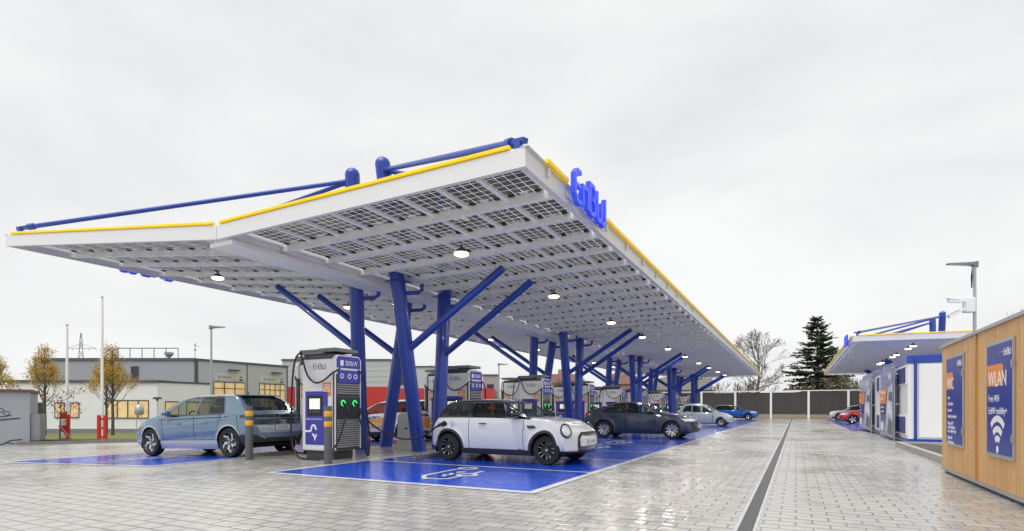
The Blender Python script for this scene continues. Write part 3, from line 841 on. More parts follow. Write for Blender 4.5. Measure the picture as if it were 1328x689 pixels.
    for rg in sp['regions']:
        if rg['view'] == 'side':
            base = sidef; px_, py_ = C0[:, 0], C0[:, 2]
        elif rg['view'] == 'front': base = (C0[:, 0] > L - rg.get('d', .55)) & (Nn[:, 0] > .02); px_, py_ = np.abs(C0[:, 1]), C0[:, 2]
        elif rg['view'] == 'rear': base = (C0[:, 0] < rg.get('d', .5)) & (Nn[:, 0] < -.02); px_, py_ = np.abs(C0[:, 1]), C0[:, 2]
        else: base = (Nn[:, 2] > .4); px_, py_ = C0[:, 0], np.abs(C0[:, 1])
        ins = in_poly(px_, py_, rg['poly'])
        if rg.get('rim'):
            dd, _, _ = near_edge(px_, py_, rg['poly']); k = base & ~ins & (dd < rg['rim']); slot[k] = 2; part[k] = 0
        k = base & ins
        if rg.get('slot') is not None: slot[k] = rg['slot']; part[k] = 0
        elif rg.get('split', True):
            for sgn in (1, -1):
                kk = k & (C[:, 1] * sgn > 0)
                if kk.any(): newpart(rg['name'], kk); matof[len(names) - 1] = rg['mat']
        elif k.any(): newpart(rg['name'], k); matof[len(names) - 1] = rg['mat']
    for g in sp.get('gaps', []):
        dd, _, _ = near_edge(C0[:, 0], C0[:, 2], g, False); k = sidef & (dd < max(.0045, step * .52)) & (part == 0); slot[k] = 3
    P[:, 0] -= oc
    for pi, nm in enumerate(names):
        k = keep & (part == pi)
        if not k.any(): continue
        q = Q[k]; uq, inv = np.unique(q, return_inverse=True); inv = inv.reshape(q.shape)
        me = bpy.data.meshes.new(nm)
        fl = [list(dict.fromkeys(f)) for f in inv.tolist()]
        me.from_pydata(P[uq].tolist(), [], [f if len(f) > 2 else [f[0], f[0], f[0]] for f in fl])
        if pi == 0:
            for m_ in mats: me.materials.append(m_)
            me.polygons.foreach_set('material_index', slot[k].astype(int).tolist())
        else: me.materials.append(matof[pi])
        me.polygons.foreach_set('use_smooth', [True] * len(fl)); me.update(); me.set_sharp_from_angle(angle=R(32))
        o = bpy.data.objects.new(nm, me); COL.objects.link(o); o.parent = root; WORLDM[o.name] = WORLDM[root.name]
    bvh = BVHTree.FromPolygons([Vector(p) for p in P.tolist()], [list(dict.fromkeys(f)) for f in Q.tolist() if len(set(f)) > 2])
    def hit(o, d_):
        d_ = Vector(d_).normalized(); r_ = bvh.ray_cast(Vector(o), d_)
        return (r_[0], (r_[1] if r_[1].dot(d_) < 0 else -r_[1])) if r_[0] is not None else (Vector(o), -d_)
    # under-body, wheel liners
    b = MB(); b.box(-oc + .25, L - oc - .3, -W * .36, W * .36, zb_.min() + .03, zb_.min() + .12)
    b.build('underbody', M_LINER, root)
    for uc in (ur, uf):
        for sgn in (-1, 1):
            b = MB(); y0_, y1_ = W * .25, W * .5 - .035
            nA = 20; vs = []
            for yy in (y0_, y1_):
                vs += [(uc - oc + (Ra + .004) * math.cos(PI * (-.12 + 1.24 * q_ / nA)), sgn * yy, Rw + (Ra + .004) * math.sin(PI * (-.12 + 1.24 * q_ / nA))) for q_ in range(nA + 1)]
            b.add(vs, [(q_, q_ + 1, nA + 2 + q_, nA + 1 + q_) for q_ in range(nA)], 0, True)
            b.add(vs[:nA + 1], [tuple(range(nA + 1))], 0)
            b.build('wheel_arch_liner', M_LINER, root)
    for uc in (ur, uf):
        for sgn in (-1, 1):
            wheel(root, uc - oc, sgn * (W / 2 - .115 + sp.get('wout', .0)), Rw, .215, sp['wheel'], sgn, sp.get('rimdark', M_RIMB))
    # cabin
    zf = sp['seat']; b = MB()
    for sgn in (-1, 1):
        x = sp['seatx'] - oc
        b.box(x - .25, x + .28, sgn * .36 - .24, sgn * .36 + .24, .3, zf); b.bar((x - .22, sgn * .36, zf), (x - .42, sgn * .36, zf + .55), .46, .12, up=(1, 0, 0)); b.bar((x - .43, sgn * .36, zf + .58), (x - .47, sgn * .36, zf + .76), .25, .09, up=(1, 0, 0))
    b.build('front_seat', M_SEAT, root, bevel=.03)
    b = MB(); x = sp['seatx'] - oc - .85; b.box(x - .2, x + .2, -.6, .6, .3, zf); b.bar((x - .2, 0, zf), (x - .4, 0, zf + .52), 1.15, .12, up=(1, 0, 0)); b.build('rear_seat', M_SEAT, root, bevel=.03)
    b = MB(); x = sp['seatx'] - oc + .62; b.box(x, x + .5, -W * .4, W * .4, .5, zf + .30)
    b.build('dashboard', M_SEAT, root, bevel=.03)
    b = MB(); Mw = Matrix.Translation((x - .12, .36, zf + .30)) @ Matrix.Rotation(R(-65), 4, 'Y'); b.lathe([(.18 + .018 * math.cos(a_), .018 * math.sin(a_)) for a_ in np.linspace(0, 2 * PI, 8)[:-1]], 20, 0, Mw, closed=True); b.build('steering_wheel', M_SEAT, root)
    # mirrors
    mu, mz = sp['mirror']
    for sgn in (-1, 1):
        p, nrm = hit((mu - oc, sgn * 2, mz), (0, -sgn, 0))
        b = MB(); n_ = 12
        vs = []; sec = [(-.115, .3), (-.10, .8), (-.03, 1.), (.05, .85), (.105, .5), (.125, .12)]
        for dx, sc in sec:
            ms_ = sp.get('mscale', 1.); vs += [(p.x + dx * ms_, p.y + sgn * (.125 + .105 * ms_ * sc * math.cos(2 * PI * q_ / n_)), p.z + .075 + .075 * ms_ * sc * math.sin(2 * PI * q_ / n_)) for q_ in range(n_)]
        b.add(vs, [(i_ * n_ + q_, i_ * n_ + (q_ + 1) % n_, (i_ + 1) * n_ + (q_ + 1) % n_, (i_ + 1) * n_ + q_) for i_ in range(len(sec) - 1) for q_ in range(n_)], 0, True)
        b.add(vs[:n_], [tuple(range(n_))], 0); b.add(vs[-n_:], [tuple(range(n_))], 0)
        b.bar((p.x + .02, p.y - sgn * .02, p.z), (p.x + .02, p.y + sgn * .10, p.z + .04), .06, .035)
        b.build('mirror', sp.get('mirmat', sp['paint']), root)
    for hu, hz in sp.get('handles', []):
        for sgn in (-1, 1):
            p, nrm = hit((hu - oc, sgn * 2, hz), (0, -sgn, 0))
            b = MB(); b.bar((p.x - .095, p.y + sgn * .018, p.z), (p.x + .095, p.y + sgn * .018, p.z), .028, .026)
            b.build('door_handle', sp.get('hanmat', sp['paint']), root, bevel=.008)
    # plates
    for key, sgn in (('fplate', 1), ('rplate', -1)):
        if key in sp:
            z = sp[key]; p, nrm = hit((sgn * 5, 0, z), (-sgn, 0, 0))
            nx = Vector((sgn, 0, .05)); Mp = frame(p + Vector((sgn * .018, 0, 0)), (0, sgn, 0), Vector((-sgn * .05, 0, 1)))
            pl = MB(); pl.box(-.26, .26, -.055, .055, -.02, .004, 0, Mp); pl.box(-.26, -.22, -.054, .054, .004, .006, 1, Mp)
            po = pl.build('number_plate', [M_PLATE, M_EU], root)
            text_mesh(sp.get('reg', 'EN 318 E'), .10, M_BLACK, po, Mp @ Matrix.Translation((.02, -.035, .005)), extrude=.0008, align='CENTER', sx=.8)
    return root, hit, oc

def POLY(*a): return list(a)
FULLPLAN = [(0, .965), (.5, .99), (1.2, 1.), (2.6, 1.), (3.3, .99), (4.7, .97)]
# --- small white three-door hatchback -------------------------------------------------
mini = dict(L=3.86, W=1.75, ur=.66, uf=3.155, R=.312, Ra=.365, paint=paint('silver_white_paint', (.80, .81, .82), .05),
    top=[(0, .82), (.08, .90), (.21, 1.0), (.34, 1.15), (.48, 1.30), (.58, 1.365), (.72, 1.392), (1.0, 1.41), (1.3, 1.415), (1.7, 1.41), (2.0, 1.375), (2.22, 1.30), (2.74, 1.015), (3.1, .975), (3.45, .915), (3.68, .83), (3.80, .755), (3.86, .69)],
    belt=[(0, .76), (.12, .86), (.30, .965), (1.3, .975), (2.4, .965), (2.75, .945), (3.2, .895), (3.6, .79), (3.86, .62)],
    bot=[(0, .34), (.35, .24), (.9, .17), (2.9, .17), (3.4, .19), (3.86, .26)],
    plan=[(0, .93), (.4, .985), (1.2, .99), (2.4, .985), (3.2, 1.), (3.86, .96)],
    front=[(.2, .07), (.35, .0), (.55, .0), (.7, .03), (.9, .12)], rear=[(.2, .06), (.4, .0), (.7, .02), (1.0, .08)],
    pf=.36, pr=.24, tumble=.40, crown=.075, mscale=1.25, clad=.062, sill=.295, pillar=True, roofslot=2, roof=(.05, 2.45, 1.30), green=(.12, 2.78), ws=(2.14, 2.72, 1.03, .07), rw=(.12, .56, 1.06, .12),
    wheel='mini', flare=.02, seat=.62, seatx=1.75, mirror=(2.42, 1.0), mirmat=M_GLOSSB, handles=[(1.60, .86)], hanmat=M_GLOSSB, fplate=.49, rplate=.62, reg='L·DA 52E',
    regions=[dict(view='side', name='side_window', poly=[(.58, 1.02), (1.20, 1.01), (1.20, 1.315), (.92, 1.31), (.78, 1.24)], mat=M_GLASSD),
             dict(view='side', name='side_window', poly=[(1.27, 1.01), (2.50, .995), (2.38, 1.10), (2.06, 1.31), (1.27, 1.325)], mat=M_GLASS),
             dict(view='front', name='grille_surround', poly=[(-.1, .30), (.56, .30), (.58, .42), (.57, .60), (.46, .70), (-.1, .70)], slot=1, d=.8),
             dict(view='front', name='grille_panel', poly=[(-.1, .40), (.49, .40), (.51, .56), (.43, .635), (-.1, .635)], slot=0, d=.8),
             dict(view='front', name='grille_bar', poly=[(-.1, .612), (.40, .612), (.42, .645), (-.1, .645)], slot=2, d=.8),
             dict(view='front', name='lower_intake', poly=[(-.1, .30), (.52, .30), (.54, .385), (-.1, .385)], slot=2, d=.8), dict(view='front', name='lip', poly=[(-.1, .1), (.95, .1), (.95, .30), (-.1, .30)], slot=1, d=.8),
             dict(view='rear', name='taillight', poly=[(.60, .66), (.80, .66), (.80, .88), (.60, .88)], mat=M_TAIL, d=.45)],
    gaps=[[(1.22, .30), (1.22, .985)], [(2.62, .95), (2.60, .30)], [(1.24, .30), (2.56, .30)]])
# --- blue-grey angular five-door electric crossover -------------------------------------
def ibump(u, z):
    d = np.abs((z - .50) - (u - 1.15) * .13) ; e = np.clip(1 - np.abs(z - (.95 - .12 * (u - 1.0) / 1.2)) / .05, 0, 1) * ((u > .9) & (u < 3.7))
    t_ = np.clip((z - (.42 + .22 * (3.55 - u) / 2.4)) / .04, -1, 1) * ((u > 1.2) & (u < 3.5)) * .010
    return .006 * e + t_ - .016 * np.clip(1 - np.abs(z - .50) / .16, 0, 1) * ((u > 1.25) & (u < 3.35))
ioniq = dict(L=4.635, W=1.89, ur=.79, uf=3.79, R=.366, Ra=.412, paint=paint('blue_grey_paint', (.155, .245, .325), .3), bump=ibump,
    top=[(0, 1.04), (.10, 1.10), (.32, 1.24), (.55, 1.40), (.78, 1.535), (.95, 1.575), (1.5, 1.60), (2.1, 1.605), (2.6, 1.56), (2.95, 1.46), (3.65, 1.075), (4.1, 1.0), (4.42, .90), (4.58, .80), (4.635, .72)],
    belt=[(0, .99), (.5, 1.06), (1.2, 1.08), (2.4, 1.06), (3.4, 1.02), (3.9, .96), (4.3, .85), (4.635, .66)],
    bot=[(0, .36), (.4, .28), (1., .2), (3.4, .2), (4.1, .22), (4.635, .30)],
    plan=[(0, .95), (.5, .985), (1.2, 1.), (3.2, .995), (3.9, 1.), (4.635, .95)],
    front=[(.25, .06), (.45, .0), (.65, .0), (.85, .05), (1.0, .14)], rear=[(.3, .08), (.5, .0), (.72, .0), (.95, .08), (1.1, .05)],
    pf=.26, pr=.14, tumble=.46, crown=.07, clad=.045, cladslot=4, sill=.43, sillslot=4, green=(.5, 3.7), ws=(2.8, 3.62, 1.10, .06), rw=(.10, .93, 1.15, .13), roofslot=None,
    wheel='swirl', flare=.015, seat=.72, seatx=2.25, mirror=(3.02, 1.06), handles=[(1.62, .87), (2.62, .85)], rplate=.72, reg='EN ID 5E', extra=[pbsdf('silver_grey_trim', (.52, .54, .57), .35, metal=.4)],
    regions=[dict(view='side', name='side_window', poly=[(.98, 1.10), (1.98, 1.085), (1.98, 1.50), (1.30, 1.515), (1.16, 1.48)], mat=M_GLASSD, rim=.03),
             dict(view='side', name='side_window', poly=[(2.07, 1.085), (3.18, 1.055), (2.95, 1.25), (2.58, 1.44), (2.35, 1.485), (2.07, 1.50)], mat=M_GLASS, rim=.03),
             dict(view='side', name='sill_line', poly=[(1.18, .445), (3.38, .43), (3.38, .415), (1.18, .425)], slot=2),
             dict(view='rear', name='taillight', poly=[(.02, .965), (.93, .965), (.95, 1.045), (.02, 1.045)], mat=M_SMOKE, d=.4),
             dict(view='rear', name='tailgate_panel', poly=[(-.1, .80), (.80, .80), (.86, .945), (-.1, .945)], slot=2 + 3, d=.4),
             dict(view='rear', name='rear_bumper', poly=[(-.1, .30), (1.0, .30), (1.0, .56), (.75, .56), (.60, .47), (-.1, .47)], slot=1, d=.4),
             dict(view='rear', name='plate_recess', poly=[(-.1, .60), (.62, .60), (.72, .78), (-.1, .78)], slot=4, d=.4),
             dict(view='front', name='headlight', poly=[(.55, .68), (.92, .66), (.92, .76), (.55, .78)], mat=M_SMOKE, d=.6)],
    gaps=[[(2.03, .46), (2.03, 1.08)], [(3.24, .46), (3.30, .98)], [(1.18, .62), (1.10, 1.07)], [(.85, 1.0), (3.4, .955)], [(.40, .55), (.52, 1.03)]])
ioniq['extra'].append(pbsdf('dark_blue_tailgate', (.03, .055, .08), .2, coat=1.))
# --- dark blue-grey fastback ----------------------------------------------------------
pole = dict(L=4.606, W=1.86, ur=.99, uf=3.725, R=.352, Ra=.395, paint=paint('midnight_blue_grey_paint', (.034, .052, .082), .3),
    top=[(0, 1.02), (.12, 1.085), (.45, 1.16), (.85, 1.30), (1.25, 1.41), (1.65, 1.465), (2.05, 1.478), (2.45, 1.445), (2.75, 1.36), (3.38, 1.045), (3.7, .995), (4.2, .91), (4.45, .84), (4.606, .72)],
    belt=[(0, .97), (.6, 1.04), (1.4, 1.03), (2.4, .99), (3.2, .955), (3.7, .91), (4.2, .82), (4.606, .64)],
    bot=[(0, .38), (.4, .27), (1.2, .19), (3.4, .19), (4.2, .21), (4.606, .28)],
    plan=[(0, .93), (.5, .985), (1.2, 1.), (3.2, .995), (3.9, .99), (4.606, .95)],
    front=[(.2, .08), (.4, .0), (.65, .0), (.8, .04), (.95, .12)], rear=[(.3, .08), (.55, .0), (.8, .02), (1.05, .06)],
    pf=.30, pr=.2, tumble=.46, crown=.08, sill=.30, green=(.4, 3.4), ws=(2.68, 3.34, 1.07, .06), rw=(.35, 1.22, 1.14, .14), roofslot=2, roof=(1.1, 2.75, 1.37),
    wheel='vee', seat=.62, seatx=2.2, mirror=(2.88, 1.0), handles=[(1.45, .90), (2.45, .87)], fplate=.48, reg='FDS 3071E',
    regions=[dict(view='side', name='side_window', poly=[(.98, 1.08), (1.86, 1.04), (1.86, 1.37), (1.50, 1.36), (1.2, 1.27)], mat=M_GLASSD, rim=.025),
             dict(view='side', name='side_window', poly=[(1.94, 1.04), (3.02, .995), (2.80, 1.14), (2.52, 1.30), (2.3, 1.365), (1.94, 1.375)], mat=M_GLASS, rim=.025),
             dict(view='front', name='headlight', poly=[(.52, .70), (.90, .70), (.90, .80), (.58, .80)], mat=M_HEADL, d=.75),
             dict(view='front', name='grille', poly=[(-.1, .60), (.52, .60), (.54, .72), (-.1, .72)], slot=2, d=.75),
             dict(view='front', name='lower_intake', poly=[(-.1, .28), (.60, .28), (.72, .34), (.74, .50), (.60, .55), (.3, .42), (-.1, .42)], slot=1, d=.75),
             dict(view='rear', name='taillight', poly=[(-.1, .93), (.92, .93), (.92, 1.0), (-.1, 1.0)], mat=M_TAIL, d=.4, split=False)],
    gaps=[[(1.90, .36), (1.90, 1.03)], [(3.02, .36), (3.08, .95)], [(1.32, .62), (1.18, 1.03)], [(3.42, .88), (3.15, .98)]])
# --- small rounded three-door city car ---------------------------------------------------
fiat = dict(L=3.632, W=1.69, ur=.64, uf=2.962, R=.305, Ra=.345, paint=paint('ice_blue_paint', (.50, .60, .66), .2),
    top=[(0, .90), (.06, 1.0), (.2, 1.16), (.38, 1.36), (.65, 1.485), (1.1, 1.525), (1.5, 1.52), (1.9, 1.44), (2.2, 1.27), (2.62, 1.0), (2.95, .94), (3.25, .86), (3.48, .76), (3.632, .62)],
    belt=[(0, .84), (.4, .93), (1.2, .93), (2.2, .91), (2.65, .89), (3.1, .80), (3.632, .56)],
    bot=[(0, .34), (.35, .25), (.9, .18), (2.7, .18), (3.2, .2), (3.632, .28)],
    plan=[(0, .9), (.4, .97), (1.2, 1.), (2.3, .99), (3.0, .99), (3.632, .93)],
    front=[(.2, .08), (.4, .0), (.6, .01), (.8, .08)], rear=[(.2, .06), (.4, .0), (.7, .02), (1.0, .08)],
    pf=.36, pr=.28, tumble=.36, crown=.10, sill=.24, green=(.1, 2.6), ws=(2.0, 2.58, 1.03, .07), rw=(.15, .55, 1.06, .14), wheel='multi', seat=.65, seatx=1.6, mirror=(2.32, .985), handles=[(1.35, .84)],
    regions=[dict(view='side', name='side_window', poly=[(.50, .99), (1.10, .97), (1.10, 1.36), (.72, 1.34), (.58, 1.2)], mat=M_GLASSD, rim=.02),
             dict(view='side', name='side_window', poly=[(1.17, .97), (2.36, .945), (2.12, 1.12), (1.80, 1.31), (1.5, 1.37), (1.17, 1.37)], mat=M_GLASS, rim=.02),
             dict(view='front', name='headlight', poly=[(.48, .66), (.66, .66), (.68, .80), (.50, .80)], mat=M_HEADL, d=.6),
             dict(view='front', name='fog_light', poly=[(.48, .42), (.60, .42), (.60, .50), (.48, .50)], mat=M_SMOKE, d=.6),
             dict(view='rear', name='taillight', poly=[(.55, .72), (.76, .72), (.76, .95), (.55, .95)], mat=M_TAIL)],
    gaps=[[(1.13, .3), (1.13, .94)], [(2.42, .3), (2.44, .9)]])
# --- vivid blue small crossover -----------------------------------------------------------
suvtop = [(0, 1.0), (.08, 1.10), (.2, 1.28), (.4, 1.46), (.7, 1.53), (1.4, 1.55), (1.9, 1.525), (2.3, 1.44), (2.6, 1.30), (3.05, 1.04), (3.5, .985), (3.95, .92), (4.18, .83), (4.30, .70)]
suv = dict(L=4.30, W=1.78, ur=.80, uf=3.40, R=.34, Ra=.385, paint=paint('vivid_blue_paint', (.0, .16, .62), .2),
    top=suvtop, belt=[(0, .97), (.5, 1.05), (1.5, 1.03), (2.6, .99), (3.1, .96), (3.7, .88), (4.3, .64)],
    bot=[(0, .4), (.4, .3), (1., .21), (3.1, .21), (3.9, .24), (4.3, .32)],
    plan=[(0, .94), (.5, .985), (1.2, 1.), (3.0, .995), (3.6, .99), (4.3, .95)],
    front=[(.25, .08), (.45, .0), (.7, .0), (.9, .06)], rear=[(.3, .08), (.55, .0), (.8, .0), (1.1, .08)],
    pf=.28, pr=.18, tumble=.42, crown=.08, clad=.055, sill=.36, green=(.15, 3.1), pillar=True, roofslot=2, roof=(.3, 2.5, 1.42), ws=(2.45, 3.02, 1.07, .06), rw=(.1, .45, 1.12, .14),
    wheel='five', seat=.68, seatx=2.0, mirror=(2.62, 1.03), handles=[(1.35, .92), (2.3, .90)],
    regions=[dict(view='side', name='side_window', poly=[(.62, 1.10), (1.60, 1.07), (1.60, 1.44), (.80, 1.44)], mat=M_GLASSD),
             dict(view='side', name='side_window', poly=[(1.67, 1.07), (2.76, 1.03), (2.50, 1.22), (2.2, 1.40), (1.67, 1.44)], mat=M_GLASS),
             dict(view='front', name='headlight', poly=[(.50, .78), (.88, .78), (.88, .88), (.50, .86)], mat=M_HEADL, d=.7),
             dict(view='front', name='grille', poly=[(-.1, .45), (.55, .45), (.55, .76), (-.1, .76)], slot=1, d=.7),
             dict(view='rear', name='taillight', poly=[(.45, .90), (.9, .90), (.9, 1.02), (.45, 1.02)], mat=M_TAIL)],
    gaps=[[(1.63, .4), (1.63, 1.04)], [(2.78, .4), (2.82, .97)], [(1.05, .66), (.92, 1.04)]])
wsuv = dict(suv, paint=paint('plain_white_paint', (.76, .77, .78), .05), pillar=False, roofslot=None, rplate=.82, regions=[dict(r) for r in suv['regions']])
for r in wsuv['regions'][:2]: r['rim'] = .03
# livery on the white car: an orange flash with a blue band above it, both flanks
livery = dict(wsuv, extra=[pbsdf('amber_livery_film', (.88, .36, .03), .35, coat=.4), M_SIGNBLUE], regions=wsuv['regions'] + [
    dict(view='side', name='livery', poly=[(1.30, .50), (3.02, .50), (3.02, .74), (1.75, .92)], slot=4),
    dict(view='side', name='livery', poly=[(1.80, .93), (3.02, .755), (3.02, .86), (2.2, .955)], slot=5),
    dict(view='rear', name='livery', poly=[(.3, .50), (.92, .50), (.92, .86), (.3, .86)], slot=4)])
redcar = dict(pole, paint=paint('red_paint_coat', (.5, .012, .02), .1), wheel='five', rimdark=M_RIMB, roofslot=None, regions=[dict(r) for r in pole['regions']])
redcar.pop('fplate')

def xc(x0, sp): return x0
mi, hit, oc = make_car(mini, (-5.93, 11.62, 0), R(-1), 'white three-door hatchback with black roof and arches, plugged in beside the nearest blue bay', .0135)
# round headlights, bonnet scoop, side repeater, charging flap
for s in (-1, 1):
    p, nrm = hit((3.17 - oc + 1.2, s * 1.25, 1.06), (-1.0, -s * .62, -.41))
    nn = (nrm * .6 + Vector((.72, s * .55, .38)).normalized() * .4).normalized()
    M = frame(p, Vector((-nn.y, nn.x, 0)), Vector((0, 0, 1)) - nn * nn.z)
    b = MB(); b.lathe([(.148, -.05), (.148, .010), (.136, .020), (.122, .016), (.118, -.01)], 36, 0, M @ Matrix.Diagonal((.86, 1.12, 1, 1))); hr = b.build('headlight', M_GLOSSB, mi)
    b = MB(); b.lathe([(.12, -.04), (.12, .004), (.09, .020), (.05, .028), (0, .03)], 32, 0, M @ Matrix.Diagonal((.86, 1.12, 1, 1))); b.build('lens', M_HEADL, hr)
    b = MB(); b.lathe([(.085, .018), (.088, .030), (.078, .033), (.074, .027)], 32, 0, M @ Matrix.Diagonal((.86, 1.12, 1, 1))); b.build('daylight_ring', M_SIGNWHITE, hr)
    p, nrm = hit((2.80 - oc, s * 2, .80), (0, -s, 0))
    b = MB(); b.prism([(-.10, .03), (-.06, -.035), (.10, -.03), (.115, .005), (.06, .035)] if s < 0 else [(.10, .03), (-.06 + .12, -.035), (-.10, -.03), (-.115, .005), (-.06, .035)], .02, frame((p.x, p.y, p.z), (-s, 0, 0), (0, 0, 1))); b.build('side_scuttle', M_GLOSSB, mi, bevel=.006)
p, nrm = hit((3.52 - oc, -.20, 2), (0, 0, -1)); b = MB(); b.bar(p + Vector((0, -.10, .0)), p + Vector((0, .10, .0)), .03, .014); b.build('bonnet_slot', M_GLOSSB, mi)
p, nrm = hit((.55 - oc, -2, .80), (0, 1, 0))
CHP = Matrix.Translation((-5.93, 11.62, 0)) @ Matrix.Rotation(R(-1), 4, 'Z') @ (p + Vector((-.02, -.05, .03)))
b = MB(); b.prism([(.09 * math.cos(a_), .075 * math.sin(a_)) for a_ in np.linspace(0, 2 * PI, 17)[:-1]], .012, frame(p + Vector((.22, -.02, .04)), (.75, -.65, 0), (0, 0, 1))); b.build('charging_flap', mini['paint'], mi)
b = MB(); b.prism([(.085 * math.cos(a_), .085 * math.sin(a_)) for a_ in np.linspace(0, 2 * PI, 17)[:-1]], .008, frame(p + Vector((0, .004, .02)), (1, 0, 0), (0, 0, 1))); b.tube([p + Vector((0, 0, .02)), p + Vector((-.03, -.10, .03)), p + Vector((-.10, -.15, -.03))], [.035, .04, .025], 10); b.build('charging_socket', M_BLACK, mi)
# wipers, aerial
p, nrm = hit((2.62 - oc, .1, 2), (0, 0, -1)); b = MB(); b.tube([p + Vector((.04, -.45, -.02)), p + Vector((.02, -.1, .03)), p + Vector((-.02, .35, .05))], .009, 5); b.build('wiper', M_BLACK, mi)

io, hit, oc = make_car(ioniq, (-14.0, 9.85, gz(-14.0)), R(183), 'blue-grey angular crossover seen from behind its left side, parked left of the first charging station', .017)
for uu in (.60,):
    p, nrm = hit((.97 - oc, 0, 3), (0, 0, -1))
    b = MB(); b.hexa([(p.x - .28, -.60, p.z - .05), (p.x + .05, -.56, p.z - .02), (p.x + .05, .56, p.z - .02), (p.x - .28, .60, p.z - .05), (p.x - .28, -.60, p.z - .02), (p.x + .05, -.56, p.z + .012), (p.x + .05, .56, p.z + .012), (p.x - .28, .60, p.z - .02)]); b.build('roof_spoiler', ioniq['paint'], io, bevel=.012)
p, nrm = hit((1.25 - oc, 0, 3), (0, 0, -1)); b = MB(); b.hexa([(p.x - .07, -.02, p.z - .02), (p.x + .08, -.01, p.z - .02), (p.x + .08, .01, p.z - .02), (p.x - .07, .02, p.z - .02), (p.x - .08, -.004, p.z + .07), (p.x - .04, -.003, p.z + .06), (p.x - .04, .003, p.z + .06), (p.x - .08, .004, p.z + .07)]); b.build('roof_antenna', M_GLOSSB, io)
for s in (-1, 1):
    p, nrm = hit((-5, s * .62, .52), (1, 0, 0))
    b = MB(); b.bar(p + Vector((-.012, s * .10, .06)), p + Vector((-.012, -s * .12, -.08)), .02, .03, up=(1, 0, 0)); b.build('bumper_accent', M_CHROME, io)
b = MB(); p, nrm = hit((-5, 0, .955), (1, 0, 0)); b.bar(p + Vector((-.0, -.72, 0)), p + Vector((-.0, .72, 0)), .02, .012); b.build('tail_strip', M_CHROME, io)

make_car(pole, (-5.66, 22.85, 0), R(0), 'dark blue-grey fastback with silver wheels and yellow brake caliper, nose towards the drive', .022)
make_car(fiat, (-5.55, 39.4, 0), R(0), 'pale ice-blue rounded city car in the blue bays beyond the dark fastback', .03)
make_car(suv, (-5.6, 61.0, 0), R(0), 'vivid blue small crossover with black roof at the far end of the blue bays', .03)
lv, hit, oc = make_car(livery, (-13.9, 16.9, gz(-13.9)), R(182), 'white crossover with orange and blue livery on its doors, seen between the blue columns', .025)
for s, rot in ((1, 1), (-1, -1)):
    for txt, u, z, sz in (('EnerNetz', 2.2, .58, .22),):
        p, nrm = hit((u - oc, s * 2, z), (0, -s, 0))
        text_mesh(txt, sz, M_SIGNWHITE, lv, frame((p.x, p.y + s * .012, z), (-s, 0, 0), (0, 0, 1)), align='CENTER', extrude=.003, sx=1.1)
make_car(wsuv, (5.1, 65.2, 0), R(180), 'white crossover at the end of the right hand bays, in front of the timber fence', .03)
make_car(redcar, (5.2, 50.5, 0), R(180), 'red car with its nose showing beside the far blue banner', .03)

io.rotation_euler = (0, R(1.3), R(183)); lv.rotation_euler = (0, R(1.3), R(182))
